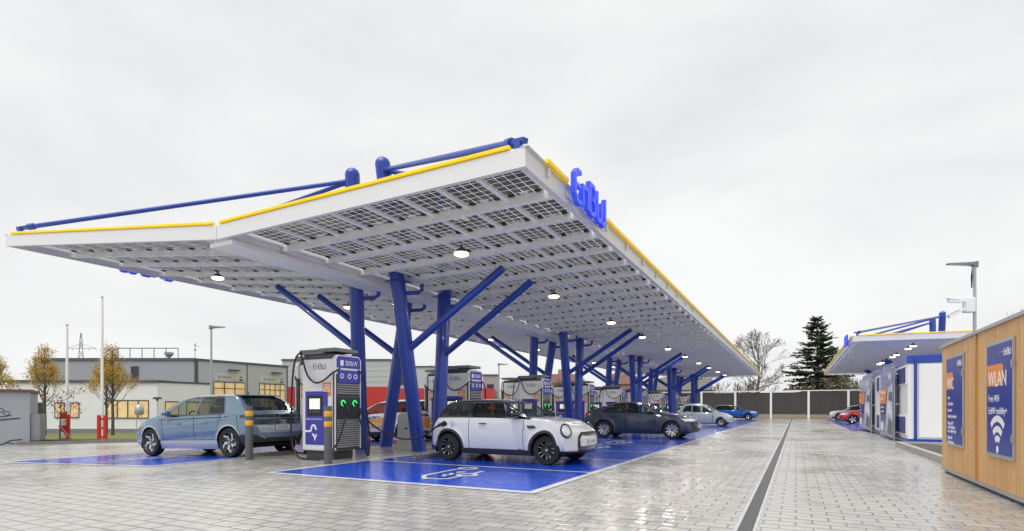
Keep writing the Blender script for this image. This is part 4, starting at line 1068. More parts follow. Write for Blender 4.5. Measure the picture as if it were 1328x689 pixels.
# ---------------------------------------------------------------- charging stations
def smooth_path(pts, n=8):
    P = [Vector(p) for p in pts]; out = []
    for i in range(len(P) - 1):
        p0, p1, p2, p3 = P[max(i - 1, 0)], P[i], P[i + 1], P[min(i + 2, len(P) - 1)]
        for k in range(n):
            u = k / n
            out.append(.5 * ((2 * p1) + (p2 - p0) * u + (2 * p0 - 5 * p1 + 4 * p2 - p3) * u * u + (3 * p1 - p0 - 3 * p2 + p3) * u ** 3))
    return out + [P[-1]]
def pbox(name, mat, parent, *a, bevel=0):
    b = MB(); b.box(*a); return b.build(name, mat, parent, bevel=bevel)
M_LOUVG = pbsdf('grey_louvre', (.32, .33, .34), .45)
def make_charger(label, mir):
    """front face towards -y; the louvred panel with the plugs on the side mir (+1: +x)"""
    root = thing('charging_station', label, 'charging station', (0, 0, 0), 0, 'charging stations on the island between the two rows')
    m = mir
    def X(a, b_): return (min(m * a, m * b_), max(m * a, m * b_))
    pbox('plinth', M_DGREY, root, -.44, .44, -.30, .34, 0, .20, bevel=.02)
    body = pbox('body', M_WHITE2, root, -.50, .50, -.375, .375, .20, 2.36, bevel=.035)
    pbox('top_cowl', M_DGREY, root, *X(-.46, .49), -.36, .36, 2.362, 2.47, bevel=.02)
    b = MB(); b.box(*X(-.56, .20), -.40, -.12, 2.472, 2.535); b.box(*X(.06, .60), -.41, .34, 2.515, 2.60)
    b.box(*X(-.56, .05), -.40, .34, 2.536, 2.585)
    b.build('cable_arm', M_MGREY, root, bevel=.012)
    # front: blue film with screen, sticker, lettering
    film = pbox('blue_film', M_CHBLUE, root, *X(-.385, .335), -.381, -.3755, .34, 1.60)
    scr = pbox('screen_frame', M_BLACK, film, *X(-.30, .16), -.392, -.382, 1.02, 1.50, bevel=.004)
    pbox('screen', M_SCREEN, scr, *X(-.24, .10), -.394, -.3925, 1.18, 1.43)
    b = MB()
    for k in range(4): b.lathe([(0, 0), (.014, 0), (.014, .004)], 10, 0, frame((m * (-.2 + k * .085), -.397, 1.12), (1, 0, 0), (0, 0, 1)))
    b.build('keypad', M_STAINLESS, scr)
    Mf = lambda x, z, y=-.3825: frame((x, y, z), (1, 0, 0), (0, 0, 1))
    x0 = -.385 if m > 0 else -.335
    text_mesh('Einfach schnell laden.', .062, M_SIGNWHITE, film, Mf(x0 + .03, .93), extrude=.001)
    b = MB()
    S = .42; ox, oz = x0 + .12, .66
    Q = lambda pts: [(ox + px * S, oz + py * S) for px, py in pts]
    b.ribbon(Q([(-.28, .0), (.10, .0), (.17, .05), (.19, .20), (.28, .33), (.42, .34), (.50, .26), (.49, .16), (.62, .12)]), .046, .004, frame((0, -.3815, 0), (1, 0, 0), (0, 0, 1)))
    b.ribbon(Q([(.26, -.14), (.44, -.30), (.46, -.44), (.58, -.16)]), .046, .004, frame((0, -.3817, 0), (1, 0, 0), (0, 0, 1)))
    b.build('plug_emblem', M_SIGNWHITE, film)
    logo_one(body, Mf(-.14 if m > 0 else -.30, 2.12, -.3755), .125, M_GREYTXT, .003, .12)
    b = MB(); b.box(-.30 if m > 0 else -.46, -.17 if m > 0 else -.33, -.378, -.3752, 2.175, 2.182); b.build('logo_dash', pbsdf('pale_orange_line', (.7, .35, .2), .5), body)
    st = pbox('sticker', M_ORANGE, body, *X(.16, .44), -.379, -.3757, 1.48, 1.80)
    b = MB(); cx = m * .30
    b.ribbon([(cx - .10, 1.60), (cx - .10, 1.66), (cx - .05, 1.70), (cx + .05, 1.70), (cx + .10, 1.65), (cx + .10, 1.60)], .018, .002, frame((0, -.3795, 0), (1, 0, 0), (0, 0, 1)), 0, True)
    b.ribbon([(cx - .06, 1.64), (cx + .0, 1.67), (cx + .05, 1.64)], .016, .002, frame((0, -.3795, 0), (1, 0, 0), (0, 0, 1)))
    b.box(cx - .11, cx + .11, -.381, -.3792, 1.735, 1.755)
    b.build('sticker_pictogram', M_SIGNWHITE, st)
    # louvred side panel
    px0, px1 = .502, .60
    pan = pbox('side_panel', M_DGREY, root, *X(px0, px1), -.40, .40, .22, 2.0, bevel=.02)
    b = MB()
    z = .30
    while z < 1.98:
        if .96 < z < 1.50 and len(b.v):
            b.build('louvre', M_LOUVG, pan); b = MB()
        if not (.96 < z < 1.50): b.hexa([(m * px1, -.36, z), (m * (px1 + .03), -.36, z - .012), (m * (px1 + .03), .36, z - .012), (m * px1, .36, z), (m * px1, -.36, z + .022), (m * (px1 + .03), -.36, z + .004), (m * (px1 + .03), .36, z + .004), (m * px1, .36, z + .022)])
        z += .052
    b.build('louvre', M_LOUVG, pan)
    plate = pbox('plug_holder', pbsdf('dark_socket_plate', (.03, .033, .037), .4), root, *X(px1 + .001, px1 + .036), -.37, .37, .95, 1.47, bevel=.01)
    for yy in (-.20, .18):
        b = MB(); Mg = frame((m * (px1 + .04), yy, 1.32), (0, m, 0), (0, 0, 1))
        b.lathe([(.060 + .014 * math.cos(a_), .014 * math.sin(a_)) for a_ in np.linspace(0, 2 * PI, 9)[:-1]], 22, 0, Mg, closed=True)
        b.build('status_ring', M_GREENGLOW, plate)
    for yy in (-.20, .18):
        b = MB(); p = Vector((m * (px1 + .04), yy, 1.30))
        b.tube([p, p + Vector((m * .10, 0, -.04)), p + Vector((m * .16, 0, -.14)), p + Vector((m * .15, 0, -.28))], [.034, .04, .034, .022], 10)
        b.build('charging_plug', M_BLACK, root, smooth=True)
    hd = MB(); hd.prism([(-.42, 1.99), (.42, 1.99), (.42, 2.36), (.34, 2.44), (-.34, 2.44), (-.42, 2.36)], .10, frame((m * .515, 0, 0), (0, m, 0), (0, 0, 1)))
    hdo = hd.build('header', M_WHITE2, root, bevel=.012)
    f = MB(); f.prism([(-.385, 2.14), (.385, 2.14), (.385, 2.345), (.33, 2.41), (-.33, 2.41), (-.385, 2.345)], .004, frame((m * .616, 0, 0), (0, m, 0), (0, 0, 1))); f.build('header_face', M_CHBLUE, hdo)
    f = MB(); f.prism([(-.36, 1.80), (.36, 1.80), (.36, 2.09), (-.36, 2.09)], .012, frame((m * .632, 0, 0), (0, m, 0), (0, 0, 1))); f.build('socket_label', M_CHBLUE, root)
    Ms = lambda y, z: frame((m * .6215, y, z), (0, m, 0), (0, 0, 1))
    f = MB(); f.prism([(-.05, -.05), (.05, -.05), (.05, .08), (-.05, .08)], .001, Ms(-m * .22, 2.24)); f.build('header_symbol', M_SIGNWHITE, hdo)
    text_mesh('300kW', .17, M_SIGNWHITE, hdo, Ms(-m * .12, 2.20), extrude=.001, sx=.8)
    f = MB()
    for yy in (-.24, .0, .2):
        c = [(yy + .05 * math.cos(2 * PI * k / 14), 1.95 + .05 * math.sin(2 * PI * k / 14)) for k in range(14)]
        f.ribbon(c, .022, .002, frame((m * .6445, 0, 0), (0, m, 0), (0, 0, 1)), 0, True)
    f.build('socket_symbols', M_SIGNWHITE, root)
    for sgn in (-1, 1):
        f = MB(); f.tube([(m * .60, sgn * .41, .24), (m * .60, sgn * .41, 2.34)], .017, 8); f.build('frame_rail', M_WHITE2, root)
    # cables
    def cab(pts, r=.021): b = MB(); b.tube(smooth_path(pts), r, 8); return b.build('cable', M_BLACK, root, smooth=True)
    cab([(m * -.52, -.40, 2.52), (m * -.36, -.47, 2.30), (m * -.22, -.47, 1.98), (m * .02, -.47, 1.80), (m * .30, -.48, 1.84), (m * .56, -.47, 2.0), (m * .64, -.30, 2.12)])
    cab([(m * -.50, -.40, 2.55), (m * -.66, -.42, 2.40), (m * -.76, -.42, 2.0), (m * -.78, -.45, 1.2), (m * -.72, -.50, .5), (m * -.45, -.56, .08), (m * .0, -.60, .03), (m * .45, -.62, .07), (m * .74, -.50, .40), (m * .78, -.30, .9), (m * .75, -.20, 1.05)])
    cab([(m * .64, .30, 2.12), (m * .72, .42, 1.9), (m * .72, .46, 1.4), (m * .80, .50, .6), (m * .88, .40, .12), (m * .92, .28, .14), (m * .86, .20, .7), (m * .75, .18, 1.05)])
    return root
def mul(o): return o
chx, chx2 = -10.02, -11.42
near = make_charger('charging station with blue screen panel and looping black cables, nearest of the row', 1)
far = make_charger('charging station mostly hidden behind the nearest one, set back to its left', -1)
CH = [9.90 + 5.85 * k for k in range(9)]
extra = ['', 'behind the leaning column and the white hatchback', 'over the white hatchback windscreen', 'behind the second pair of blue columns', 'above the tail of the dark fastback',
         'above the roof of the dark fastback', 'past the third pair of blue columns', 'left of the pale city car', 'behind the pale city car']
protoN, protoF = near, far
for k, y in enumerate(CH):
    if k:
        near = copy_tree(protoN); far = copy_tree(protoF)
        near['label'] = f'{ORD[k]} white charging station of the drive line, {extra[k]}'
        far['label'] = f'{ORD[k]} white charging station of the building side line, seen left of its twin'
    near.location = (chx, y, 0); far.location = (chx2, y + 1.18, 0)
# extra cable from the first station to the plugged in hatchback
b = MB(); p = CHP
b.tube(smooth_path([(-9.27, 10.08, 1.28), (-9.20, 10.20, 1.02), (-9.02, 10.45, .72), (-8.7, 10.75, .50), (-8.35, 10.75, .46), (p.x - .45, p.y - .18, .54), (p.x - .2, p.y - .14, .68), (p.x - .09, p.y - .09, .79)]), .021, 8)
protoC = b.build('cable', M_BLACK, protoN, world=False); protoC.data.transform(Matrix.Translation((-chx, -CH[0], 0)))
for pl_ in protoC.data.polygons: pl_.use_smooth = True

# ---------------------------------------------------------------- bollards, bin, wheel stops
def bollard(loc, label):
    o = thing('bollard', label, 'bollard', loc, 0, 'grey bollards with reflective bands before the stations')
    b = MB(); b.lathe([(0, -.05), (.085, -.05), (.085, 1.235), (.078, 1.25), (0, 1.25)], 24); b.build('post', pbsdf('bollard_grey', (.095, .10, .108), .45, noise=.12), o, smooth=True)
    for z in (.80, 1.02):
        b = MB(); b.lathe([(.0855, z), (.0875, z + .004), (.0875, z + .116), (.0855, z + .12)], 24); b.build('reflective_band', pbsdf('yellow_band', (.85, .42, .02), .4), o, smooth=True)
bollard((-8.98, 8.84, 0), 'grey bollard with two yellow bands standing before the nearest charging station')
bollard((-11.35, 8.72, 0), 'grey bollard with two yellow bands before the rear wheel of the blue-grey crossover')
o = thing('litter_bin', 'brushed steel litter bin with rounded top between the leaning blue columns', 'litter bin', (-10.12, 13.05, 0), R(27))
b = MB(); prof = [(-.25, 0), (.25, 0), (.25, .92), (.22, 1.02), (.12, 1.09), (-.12, 1.09), (-.22, 1.02), (-.25, .92)]
b.prism(prof, .46, frame((0, .23, 0), (1, 0, 0), (0, 0, 1))); b.build('shell', M_STAINLESS, o, bevel=.012)
b = MB(); b.box(-.21, .21, -.236, -.2312, .09, .90); dn = b.build('door', M_LGREY, o, bevel=.003); b = MB(); b.prism([(.05 * math.cos(a_), .03 * math.sin(a_)) for a_ in np.linspace(0, 2 * PI, 13)[:-1]], .004, frame((0, -.237, .62), (1, 0, 0), (0, 0, 1))); b.build('lock', M_BLACK, dn)
def stop(x, y, rz, label):
    b = MB(); b.hexa([(-.75, -.09, 0), (.75, -.09, 0), (.75, .09, 0), (-.75, .09, 0), (-.72, -.05, .085), (.72, -.05, .085), (.72, .05, .085), (-.72, .05, .085)])
    o = b.build('wheel_stop', pbsdf('dark_concrete', (.17, .165, .15), .8, noise=.3, nscale=9), None, bevel=.015); o.location = (x, y, gz(x)); o.rotation_euler.z = rz
    tag(o, label, 'wheel stop', 'concrete wheel stops')
stop(-8.05, 11.35, R(90), 'low concrete wheel stop under the tail of the white hatchback')
stop(-11.95, 9.9, R(93), 'low concrete wheel stop behind the blue-grey crossover')
stop(-8.15, 22.5, R(90), 'low concrete wheel stop under the tail of the dark fastback')
stop(-11.9, 16.8, R(92), 'low concrete wheel stop behind the white crossover with the livery')

# ---------------------------------------------------------------- timber hut on the right
def timber(name, c1, c2, bw, vert='X'):
    m, t, b = nt(name); tc = N(t, 'ShaderNodeTexCoord'); sp = N(t, 'ShaderNodeSeparateXYZ'); L_(t, tc.outputs['Object'], sp.inputs[0])
    u = math_(t, 'ADD', sp.outputs['X'], sp.outputs['Y'])
    idx = math_(t, 'FLOOR', math_(t, 'DIVIDE', u, bw)); fr = math_(t, 'FRACT', math_(t, 'DIVIDE', u, bw))
    wn = N(t, 'ShaderNodeTexWhiteNoise'); wn.noise_dimensions = '1D'; L_(t, idx, wn.inputs['W'])
    cb = N(t, 'ShaderNodeCombineXYZ'); L_(t, math_(t, 'MULTIPLY', u, 26.), cb.inputs[0]); L_(t, math_(t, 'ADD', math_(t, 'MULTIPLY', sp.outputs['Z'], 1.1), math_(t, 'MULTIPLY', wn.outputs['Value'], 31.)), cb.inputs[1])
    g = N(t, 'ShaderNodeTexNoise', Scale=1.6, Detail=6., Distortion=.6); L_(t, cb.outputs[0], g.inputs['Vector'])
    cb2 = N(t, 'ShaderNodeCombineXYZ'); L_(t, math_(t, 'MULTIPLY', u, 9.), cb2.inputs[0]); L_(t, math_(t, 'MULTIPLY', sp.outputs['Z'], 3.4), cb2.inputs[1])
    kn = N(t, 'ShaderNodeTexVoronoi', Scale=1.3); L_(t, cb2.outputs[0], kn.inputs['Vector'])
    c = mixc(t, g.outputs['Fac'], c1, c2)
    c = mixc(t, math_(t, 'MULTIPLY', wn.outputs['Value'], .35), c, tuple(x * .72 for x in c1))
    c = mixc(t, ramp(t, kn.outputs['Distance'], .07, .17, .9, 0.), c, tuple(x * .30 for x in c1))
    edge = math_(t, 'LESS_THAN', math_(t, 'MINIMUM', fr, math_(t, 'SUBTRACT', 1., fr)), .035)
    c = mixc(t, math_(t, 'MULTIPLY', edge, .75), c, tuple(x * .22 for x in c1))
    L_(t, c, b.inputs['Base Color']); b.inputs['Roughness'].default_value = .55
    bp = N(t, 'ShaderNodeBump', Strength=.5, Distance=.008); L_(t, math_(t, 'SUBTRACT', math_(t, 'MULTIPLY', g.outputs['Fac'], .25), edge), bp.inputs['Height']); L_(t, bp.outputs[0], b.inputs['Normal'])
    return m
M_TIMBER = timber('larch_boards', (.60, .31, .10), (.86, .56, .27), .115)
M_TIMBERD = timber('dark_weathered_boards', (.042, .038, .036), (.085, .077, .072), .14)
hut = thing('timber_hut', 'hut clad in upright golden larch boards at the right edge with two blue notices', 'hut', (2.46, 13.1, 0))
b = MB(); b.box(0, 2.6, -9.5, 0, .10, 2.33); b.build('wall', M_TIMBER, hut)
b = MB(); b.box(.04, 2.56, -9.46, -.04, 0, .10); b.build('plinth', M_DGREY, hut)
b = MB(); b.box(-.035, 2.64, -9.54, .035, 2.331, 2.385); b.build('roof_edge', M_LGREY, hut, bevel=.006)
b = MB(); b.box(-.022, -.001, -2.31, -2.24, .08, 2.33); b.build('cover_strip', pbsdf('lacquered_strip', (.50, .24, .06), .4, noise=.1), hut)
b = MB(); b.box(-.012, 0, -9.4, -.02, .05, .098); b.build('base_rail', M_LGREY, hut)
def notice(y0, y1, z0, z1, label):
    o = thing('notice_board', label, 'notice', (2.46, (y0 + y1) / 2, 0))
    hw = (y1 - y0) / 2
    b = MB(); b.box(-.03, -.001, -hw, hw, z0, z1); bd = b.build('frame', M_LGREY, o, bevel=.005)
    b = MB(); b.box(-.034, -.0302, -hw + .035, hw - .035, z0 + .05, z1 - .05); fc = b.build('blue_face', pbsdf('notice_blue', (.016, .034, .30), .32, spec=.25), o)
    for zz in (z0 + .28, z1 - .35):
        b = MB(); b.box(-.045, -.0305, -hw - .012, -hw + .03, zz - .05, zz + .05); b.build('hinge', M_LGREY, o)
    Mn = lambda d_, z: frame((-.0345, hw - .035 - d_, z), (0, -1, 0), (0, 0, 1))
    return fc, Mn, 2 * hw - .07
fc, Mn, wd = notice(9.12, 10.20, .53, 2.12, 'tall blue notice headed WLAN with a white radio wave symbol on the larch wall')
def tag_shape(b, x0, x1, z0, z1, M, h=.001):
    r = (z1 - z0) * .35
    b.prism([(x0, z0), (x1 - r * .4, z0), (x1, z0 + r), (x1, z1 - r * .5), (x1 - r * .5, z1), (x0, z1)], h, M)
b = MB(); tag_shape(b, 0.02, .70, -.12, .17, Mn(0, 1.63)); b.build('orange_tag', M_ORANGE, fc)
text_mesh('WLAN', .30, M_SIGNWHITE, fc, Mn(.07, 1.50) @ Matrix.Translation((0, 0, .0015)), extrude=.0012, sx=.86)
text_mesh('Free WiFi', .135, M_SIGNWHITE, fc, Mn(.07, 1.29), extrude=.0012, sx=.86)
text_mesh('EnBW mobility+', .135, M_SIGNWHITE, fc, Mn(.07, 1.12), extrude=.0012, sx=.86)
logo_one(fc, Mn(.72, 1.90), .085, M_SIGNWHITE, .0025, .15); b = MB(); b.prism([(.54, .045), (.69, .045), (.69, .055), (.54, .055)], .002, Mn(0, 1.90)); b.build('logo_dash', M_ORANGE, fc)
b = MB()
for r_, a0 in ((.40, 42), (.26, 42), (.13, 42)):
    b.ribbon([(.46 + r_ * math.sin(R(a)), .02 + r_ * math.cos(R(a))) for a in np.linspace(-a0, a0, 17)], .085 if r_ > .2 else .08, .002, Mn(0, .64))
b.prism([(.46 + .045 * math.cos(2 * PI * k / 18), .035 * 1.5 * math.sin(2 * PI * k / 18) - .0) for k in range(18)], .002, Mn(0, .64)); b.build('radio_wave_symbol', M_SIGNWHITE, fc)
fc, Mn, wd = notice(11.50, 12.62, .54, 2.13, 'tall blue notice headed WC with lines of white text, farther along the larch wall')
b = MB(); tag_shape(b, 0.02, .48, -.12, .17, Mn(0, 1.66)); b.build('orange_tag', M_ORANGE, fc)
text_mesh('WC', .30, M_SIGNWHITE, fc, Mn(.06, 1.53) @ Matrix.Translation((0, 0, .0015)), extrude=.0012, sx=.9)
for z, txt in ((1.36, 'clever'), (1.25, '24/7 geöffnet'), (1.14, 'kostenfrei'), (1.03, 'öffentlich und sauber'), (.91, 'Nutzung 24/7'), (.84, 'mit der Ladekarte'), (.77, 'oder mobility+ App'), (.66, 'hygienische'), (.58, 'Selbstreinigung')):
    text_mesh(txt, .085, M_SIGNWHITE, fc, Mn(.10, z), extrude=.0012, sx=.85)
logo_one(fc, Mn(.76, 1.92), .085, M_SIGNWHITE, .0025, .15)

# ---------------------------------------------------------------- transformer containers with banners
M_CBLUE = pbsdf('container_blue', (.012, .05, .36), .35, coat=.3, noise=.05)
M_CPANEL = pbsdf('container_panel', (.78, .79, .79), .42, noise=.03, nscale=2)
M_LOUV = pbsdf('blue_louvre', (.02, .04, .22), .5)
def container(y0, y1, label, louv, door):
    o = thing('transformer_container', label, 'container', (3.35, y0, 0)); Ln = y1 - y0; Wd = 3.0; H = 3.03
    b = MB(); b.box(.03, Wd - .03, .03, Ln - .03, .16, H - .30); b.build('wall', M_CPANEL, o)
    b = MB(); b.box(0, Wd, 0, Ln, H - .298, H - .03); b.box(.05, Wd - .05, .05, Ln - .05, H - .029, H); b.build('roof_band', M_CBLUE, o, bevel=.01)
    b = MB(); b.box(0, Wd, 0, Ln, .03, .155); b.build('base_frame', M_CBLUE, o, bevel=.008)
    for xx, yy in ((0, .30), (Wd - .12, 0), (0, Ln - .10), (Wd - .12, Ln - .1)):
        b = MB()
        if yy == .30: b.box(.20, .29, -.012, .028, .156, H - .299); b.tube([(.245, -.05, .2), (.245, -.05, H - .15)], .032, 10)
        else: b.box(xx, xx + .12, yy, yy + .1, .156, H - .299)
        b.build('corner_post', M_CBLUE, o)
    for ya, yb, za, zb_ in louv:
        b = MB(); b.box(-.012, .029, ya, yb, za, zb_); fr = b.build('louvre_frame', M_WHITE2, o, bevel=.004)
        b = MB(); z = za + .07; b.box(-.016, -.0125, ya + .055, yb - .055, za + .055, zb_ - .055)
        while z < zb_ - .07: b.hexa([(-.017, ya + .06, z), (-.032, ya + .06, z - .02), (-.032, yb - .06, z - .02), (-.017, yb - .06, z), (-.017, ya + .06, z + .02), (-.032, ya + .06, z - .01), (-.032, yb - .06, z - .01), (-.017, yb - .06, z + .02)]); z += .05
        b.build('louvre', M_LOUV, fr)
    for ya, yb in door:
        b = MB(); b.box(-.004, .028, ya, yb, .2, H - .36); d_ = b.build('door', pbsdf('grey_door_panel', (.72, .73, .73), .4, noise=.04), o, bevel=.004)
        b = MB(); b.box(-.05, -.006, yb - .16, yb - .12, 1.15, 1.5); b.build('handle', M_DGREY, d_)
    for xx, yy in ((.2, .25), (.2, Ln - .4)):
        b = MB(); b.box(xx, xx + .3, yy, yy + .3, 0, .03); b.build('foot', M_CONC, o)
    b = MB(); b.box(.34, Wd - .1, -.006, .028, .22, H - .34); b.build('end_panel', M_CPANEL, o, bevel=.003)
container(23.0, 29.2, 'nearest white and blue metal container, between the planting bed and the near banner', [(.12, 2.1, 2.02, 2.68), (.12, 2.1, .28, .96)], [(2.3, 3.5), (3.55, 4.8)])
container(29.5, 37.2, 'second white and blue metal container with the far banner, behind the nearest container', [(.35, 1.35, 1.95, 2.66), (.35, 1.35, .26, .95)], [(1.5, 2.7)])
def banner(y0, y1, z0, z1, label, lines):
    o = thing('banner', label, 'banner', (3.17, (y0 + y1) / 2, 0)); hw = (y1 - y0) / 2
    for sgn in (-1, 1):
        b = MB(); b.tube([(.03, sgn * (hw + .05), 0), (.03, sgn * (hw + .05), z1 + .12)], .028, 10)
        for z in (z0 + .2, 1.35, z1 - .2): b.tube([(.03, sgn * (hw + .05), z), (.18, sgn * (hw + .05), z)], .016, 8)
        b.build('post', M_LGREY, o, smooth=True)
    b = MB(); b.tube([(.03, -hw - .05, z1 + .06), (.03, hw + .05, z1 + .06)], .02, 8); b.build('rail', M_LGREY, o); b = MB(); b.tube([(.03, -hw - .05, z0 - .03), (.03, hw + .05, z0 - .03)], .02, 8); b.build('rail', M_LGREY, o)
    b = MB(); b.box(-.006, .006, -hw, hw, z0, z1); sh = b.build('sheet', M_SIGNBLUE, o)
    Wt = 2 * hw; Mb = lambda d_, z, e=0.: frame((-.0065 - e, hw - d_, z), (0, -1, 0), (0, 0, 1))
    H = z1 - z0
    pc = [pbsdf('banner_pale', (.55, .62, .72), .4), pbsdf('banner_grey', (.12, .13, .15), .4), pbsdf('banner_white', (.82, .84, .88), .4)]
    # picture half: pale sky, a person-free sweep of car bodywork
    b = MB(); b.prism([(Wt * .52, .10), (Wt * .96, .02), (Wt * .96, H * .80), (Wt * .62, H * .72), (Wt * .50, H * .42)], .0012, Mb(0, z0), 0)
    b.prism([(Wt * .56, .12), (Wt * .95, .05), (Wt * .95, H * .22), (Wt * .70, H * .30)], .0024, Mb(0, z0), 1)
    b.prism([(Wt * .54, H * .30), (Wt * .70, H * .36), (Wt * .95, H * .28), (Wt * .95, H * .40), (Wt * .74, H * .52), (Wt * .60, H * .46)], .0034, Mb(0, z0), 2)
    b.prism([(Wt * .66, H * .56), (Wt * .94, H * .52), (Wt * .94, H * .66), (Wt * .74, H * .68)], .0040, Mb(0, z0), 1)
    b.build('printed_picture', pc, sh)
    b = MB(); tag_shape(b, Wt * .02, Wt * .50, H * .50, H * .74, Mb(0, z0), .0048); tg = b.build('orange_tag', M_ORANGE, sh)
    for k, tx in enumerate(lines[0]): text_mesh(tx, .20, M_SIGNWHITE, tg, Mb(Wt * .06, z0 + H * .655 - k * .24, .0055), extrude=.001, sx=1.3)
    for k, tx in enumerate(lines[1]): text_mesh(tx, .12, M_SIGNWHITE, sh, Mb(Wt * .06, z0 + H * .43 - k * .17, .0), extrude=.002, sx=1.4)
    logo_one(sh, Mb(Wt * .66, z0 + H * .87), .20, M_SIGNWHITE, .003, .15)
    b = MB(); b.prism([(Wt * .07, .18), (Wt * .25, .18), (Wt * .25, .52), (Wt * .07, .52)], .002, Mb(0, z0)); b.build('white_label', M_SIGNWHITE, sh)
banner(24.6, 28.1, .12, 2.66, 'blue banner with orange tag on posts before the nearest container, the nearer of two', (['Schnell laden', 'bei uns'], ['Einfach laden', 'mit mobility+']))
banner(31.6, 36.9, .15, 2.70, 'blue banner with orange tag before the second container, the farther of two', (['Hier', 'laden'], ['100 %', 'Ökostrom', 'Schnell']))

# planting bed with kerb before the containers
o = thing('planting_bed', 'kerbed bed of bare dark soil before the container and behind the hut', 'planting bed', (2.78, 14, 0))
b = MB(); b.bar((.07, -.1, .04), (.07, 7.0, .04), .14, .24); b.bar((.14, 6.93, .042), (4.2, 6.93, .042), .14, .24); b.build('kerb_edge', M_CONC, o, bevel=.01)
b = MB(); rnd = random.Random(3); nx_, ny_ = 14, 34
vs = [(.12 + 4.1 * i / nx_, -.1 + 6.96 * j / ny_, .085 + rnd.uniform(-.02, .035)) for i in range(nx_ + 1) for j in range(ny_ + 1)]
b.add(vs, [(i * (ny_ + 1) + j, (i + 1) * (ny_ + 1) + j, (i + 1) * (ny_ + 1) + j + 1, i * (ny_ + 1) + j + 1) for i in range(nx_) for j in range(ny_)], 0, True)
b.build('soil', M_SOIL, o)

# ---------------------------------------------------------------- timber noise fence
o = thing('timber_fence', 'tall dark timber fence with white posts and rail closing the far end of the yard', 'fence', (-.0, 70.1, 0))
xs = [-2.6 + 3.8 * k for k in range(-5, 5)]
for i, x in enumerate(xs):
    b = MB(); b.box(x - .11, x + .11, -.12, .12, 0, 3.12); b.build('post', M_WHITE2, o)
    if i < len(xs) - 1:
        b = MB(); b.box(x + .112, x + 3.688, -.05, .05, .522, 3.0); b.build('panel', M_TIMBERD, o)
        b = MB(); b.box(x + .112, x + 3.688, -.07, .07, 0, .52); b.build('base_slab', pbsdf('sandy_concrete', (.33, .27, .20), .8, noise=.15), o)
b = MB(); b.box(xs[0] - .1, xs[-1] + .1, -.125, .125, 3.001 + .12, 3.18 + .04); b.build('top_rail', M_WHITE2, o)

# ---------------------------------------------------------------- street lamps
def street_lamp(loc, h, rz, label, arm, cams):
    o = thing('street_lamp', label, 'street lamp', loc, rz)
    b = MB(); b.tube([(0, 0, 0), (0, 0, h * .5), (0, 0, h)], [.075, .065, .055], 14); b.build('pole', M_LGREY, o, smooth=True)
    b = MB(); b.hexa([(-.10, -.09, h - .12), (.12, -.09, h - .05), (.12, .09, h - .05), (-.10, .09, h - .12), (-.10, -.09, h + .14), (.12, -.09, h + .10), (.12, .09, h + .10), (-.10, .09, h + .14)])
    b.hexa([(.121, -.13, h - .04), (arm, -.10, h + .0), (arm, .10, h + .0), (.121, .13, h - .04), (.121, -.12, h + .09), (arm, -.08, h + .05), (arm, .08, h + .05), (.121, .12, h + .09)])
    b.build('lamp_head', M_MGREY, o, bevel=.012)
    b = MB(); b.hexa([(.25, -.09, h - .040), (arm - .06, -.08, h - .008), (arm - .06, .08, h - .008), (.25, .09, h - .040), (.25, -.09, h - .030), (arm - .06, -.08, h + .0), (arm - .06, .08, h + .0), (.25, .09, h - .030)])
    b.build('lens', pbsdf('lamp_glass', (.6, .62, .6), .2), o)
    if cams:
        b = MB(); b.box(.06, .42, -.14, .14, h - 1.95, h - 1.35); b.build('camera_box', M_WHITE2, o, bevel=.03)
        for dz, ang in ((-1.48, -.10), (-1.84, .5)):
            b = MB(); p = Vector((.42, 0, h + dz)); b.bar(p, p + Vector((.15, 0, -.02)), .08, .08); q = p + Vector((.15, 0, -.02)); b.bar(q, q + Vector((.5, 0, -.5 * ang - .02)), .12, .13); b.bar(q + Vector((.08, 0, .06)), q + Vector((.58, 0, .07 - .5 * ang)), .15, .02); b.build('camera', M_WHITE2, o, bevel=.01)
        b = MB(); b.tube([(.10, 0, h - .1), (.12, 0, h - .5), (.12, 0, h - .95)], [.012, .035, .02], 8); b.build('hanging_sensor', M_BLACK, o)
p = cw(1264, 22.6); street_lamp((p.x, p.y, 0), 7.05, YAW + R(180), 'grey mast lamp with white cameras rising behind the larch hut', 1.12, True)
p = cw(274, 34, -.5); street_lamp(tuple(p), 6.65, YAW, 'grey street lamp behind the blue-grey crossover, in front of the workshop hall', .82, False)
p = cw(647, 52, -.8); street_lamp(tuple(p), 6.1, YAW, 'distant thin street lamp between the second and third charging stations', .9, False)
p = cw(204, 41, -.75)
o = thing('lamp_post', 'small dark floodlight bracket on the corner of the white office building', 'lamp', (p.x, p.y, p.z), YAW)
b = MB(); b.tube([(0, 0, 0), (0, 0, 2.55)], .05, 8); b.build('pole', pbsdf('pale_pole', (.6, .6, .6), .5), o, smooth=True); b = MB(); b.hexa([(-.28, -.15, 2.62), (.28, -.15, 2.62), (.28, .15, 2.62), (-.28, .15, 2.62), (-.2, -.12, 2.78), (.2, -.12, 2.78), (.2, .12, 2.78), (-.2, .12, 2.78)]); b.box(-.06, .06, -.06, .06, 2.5, 2.618); b.build('lamp_head', M_DGREY, o)

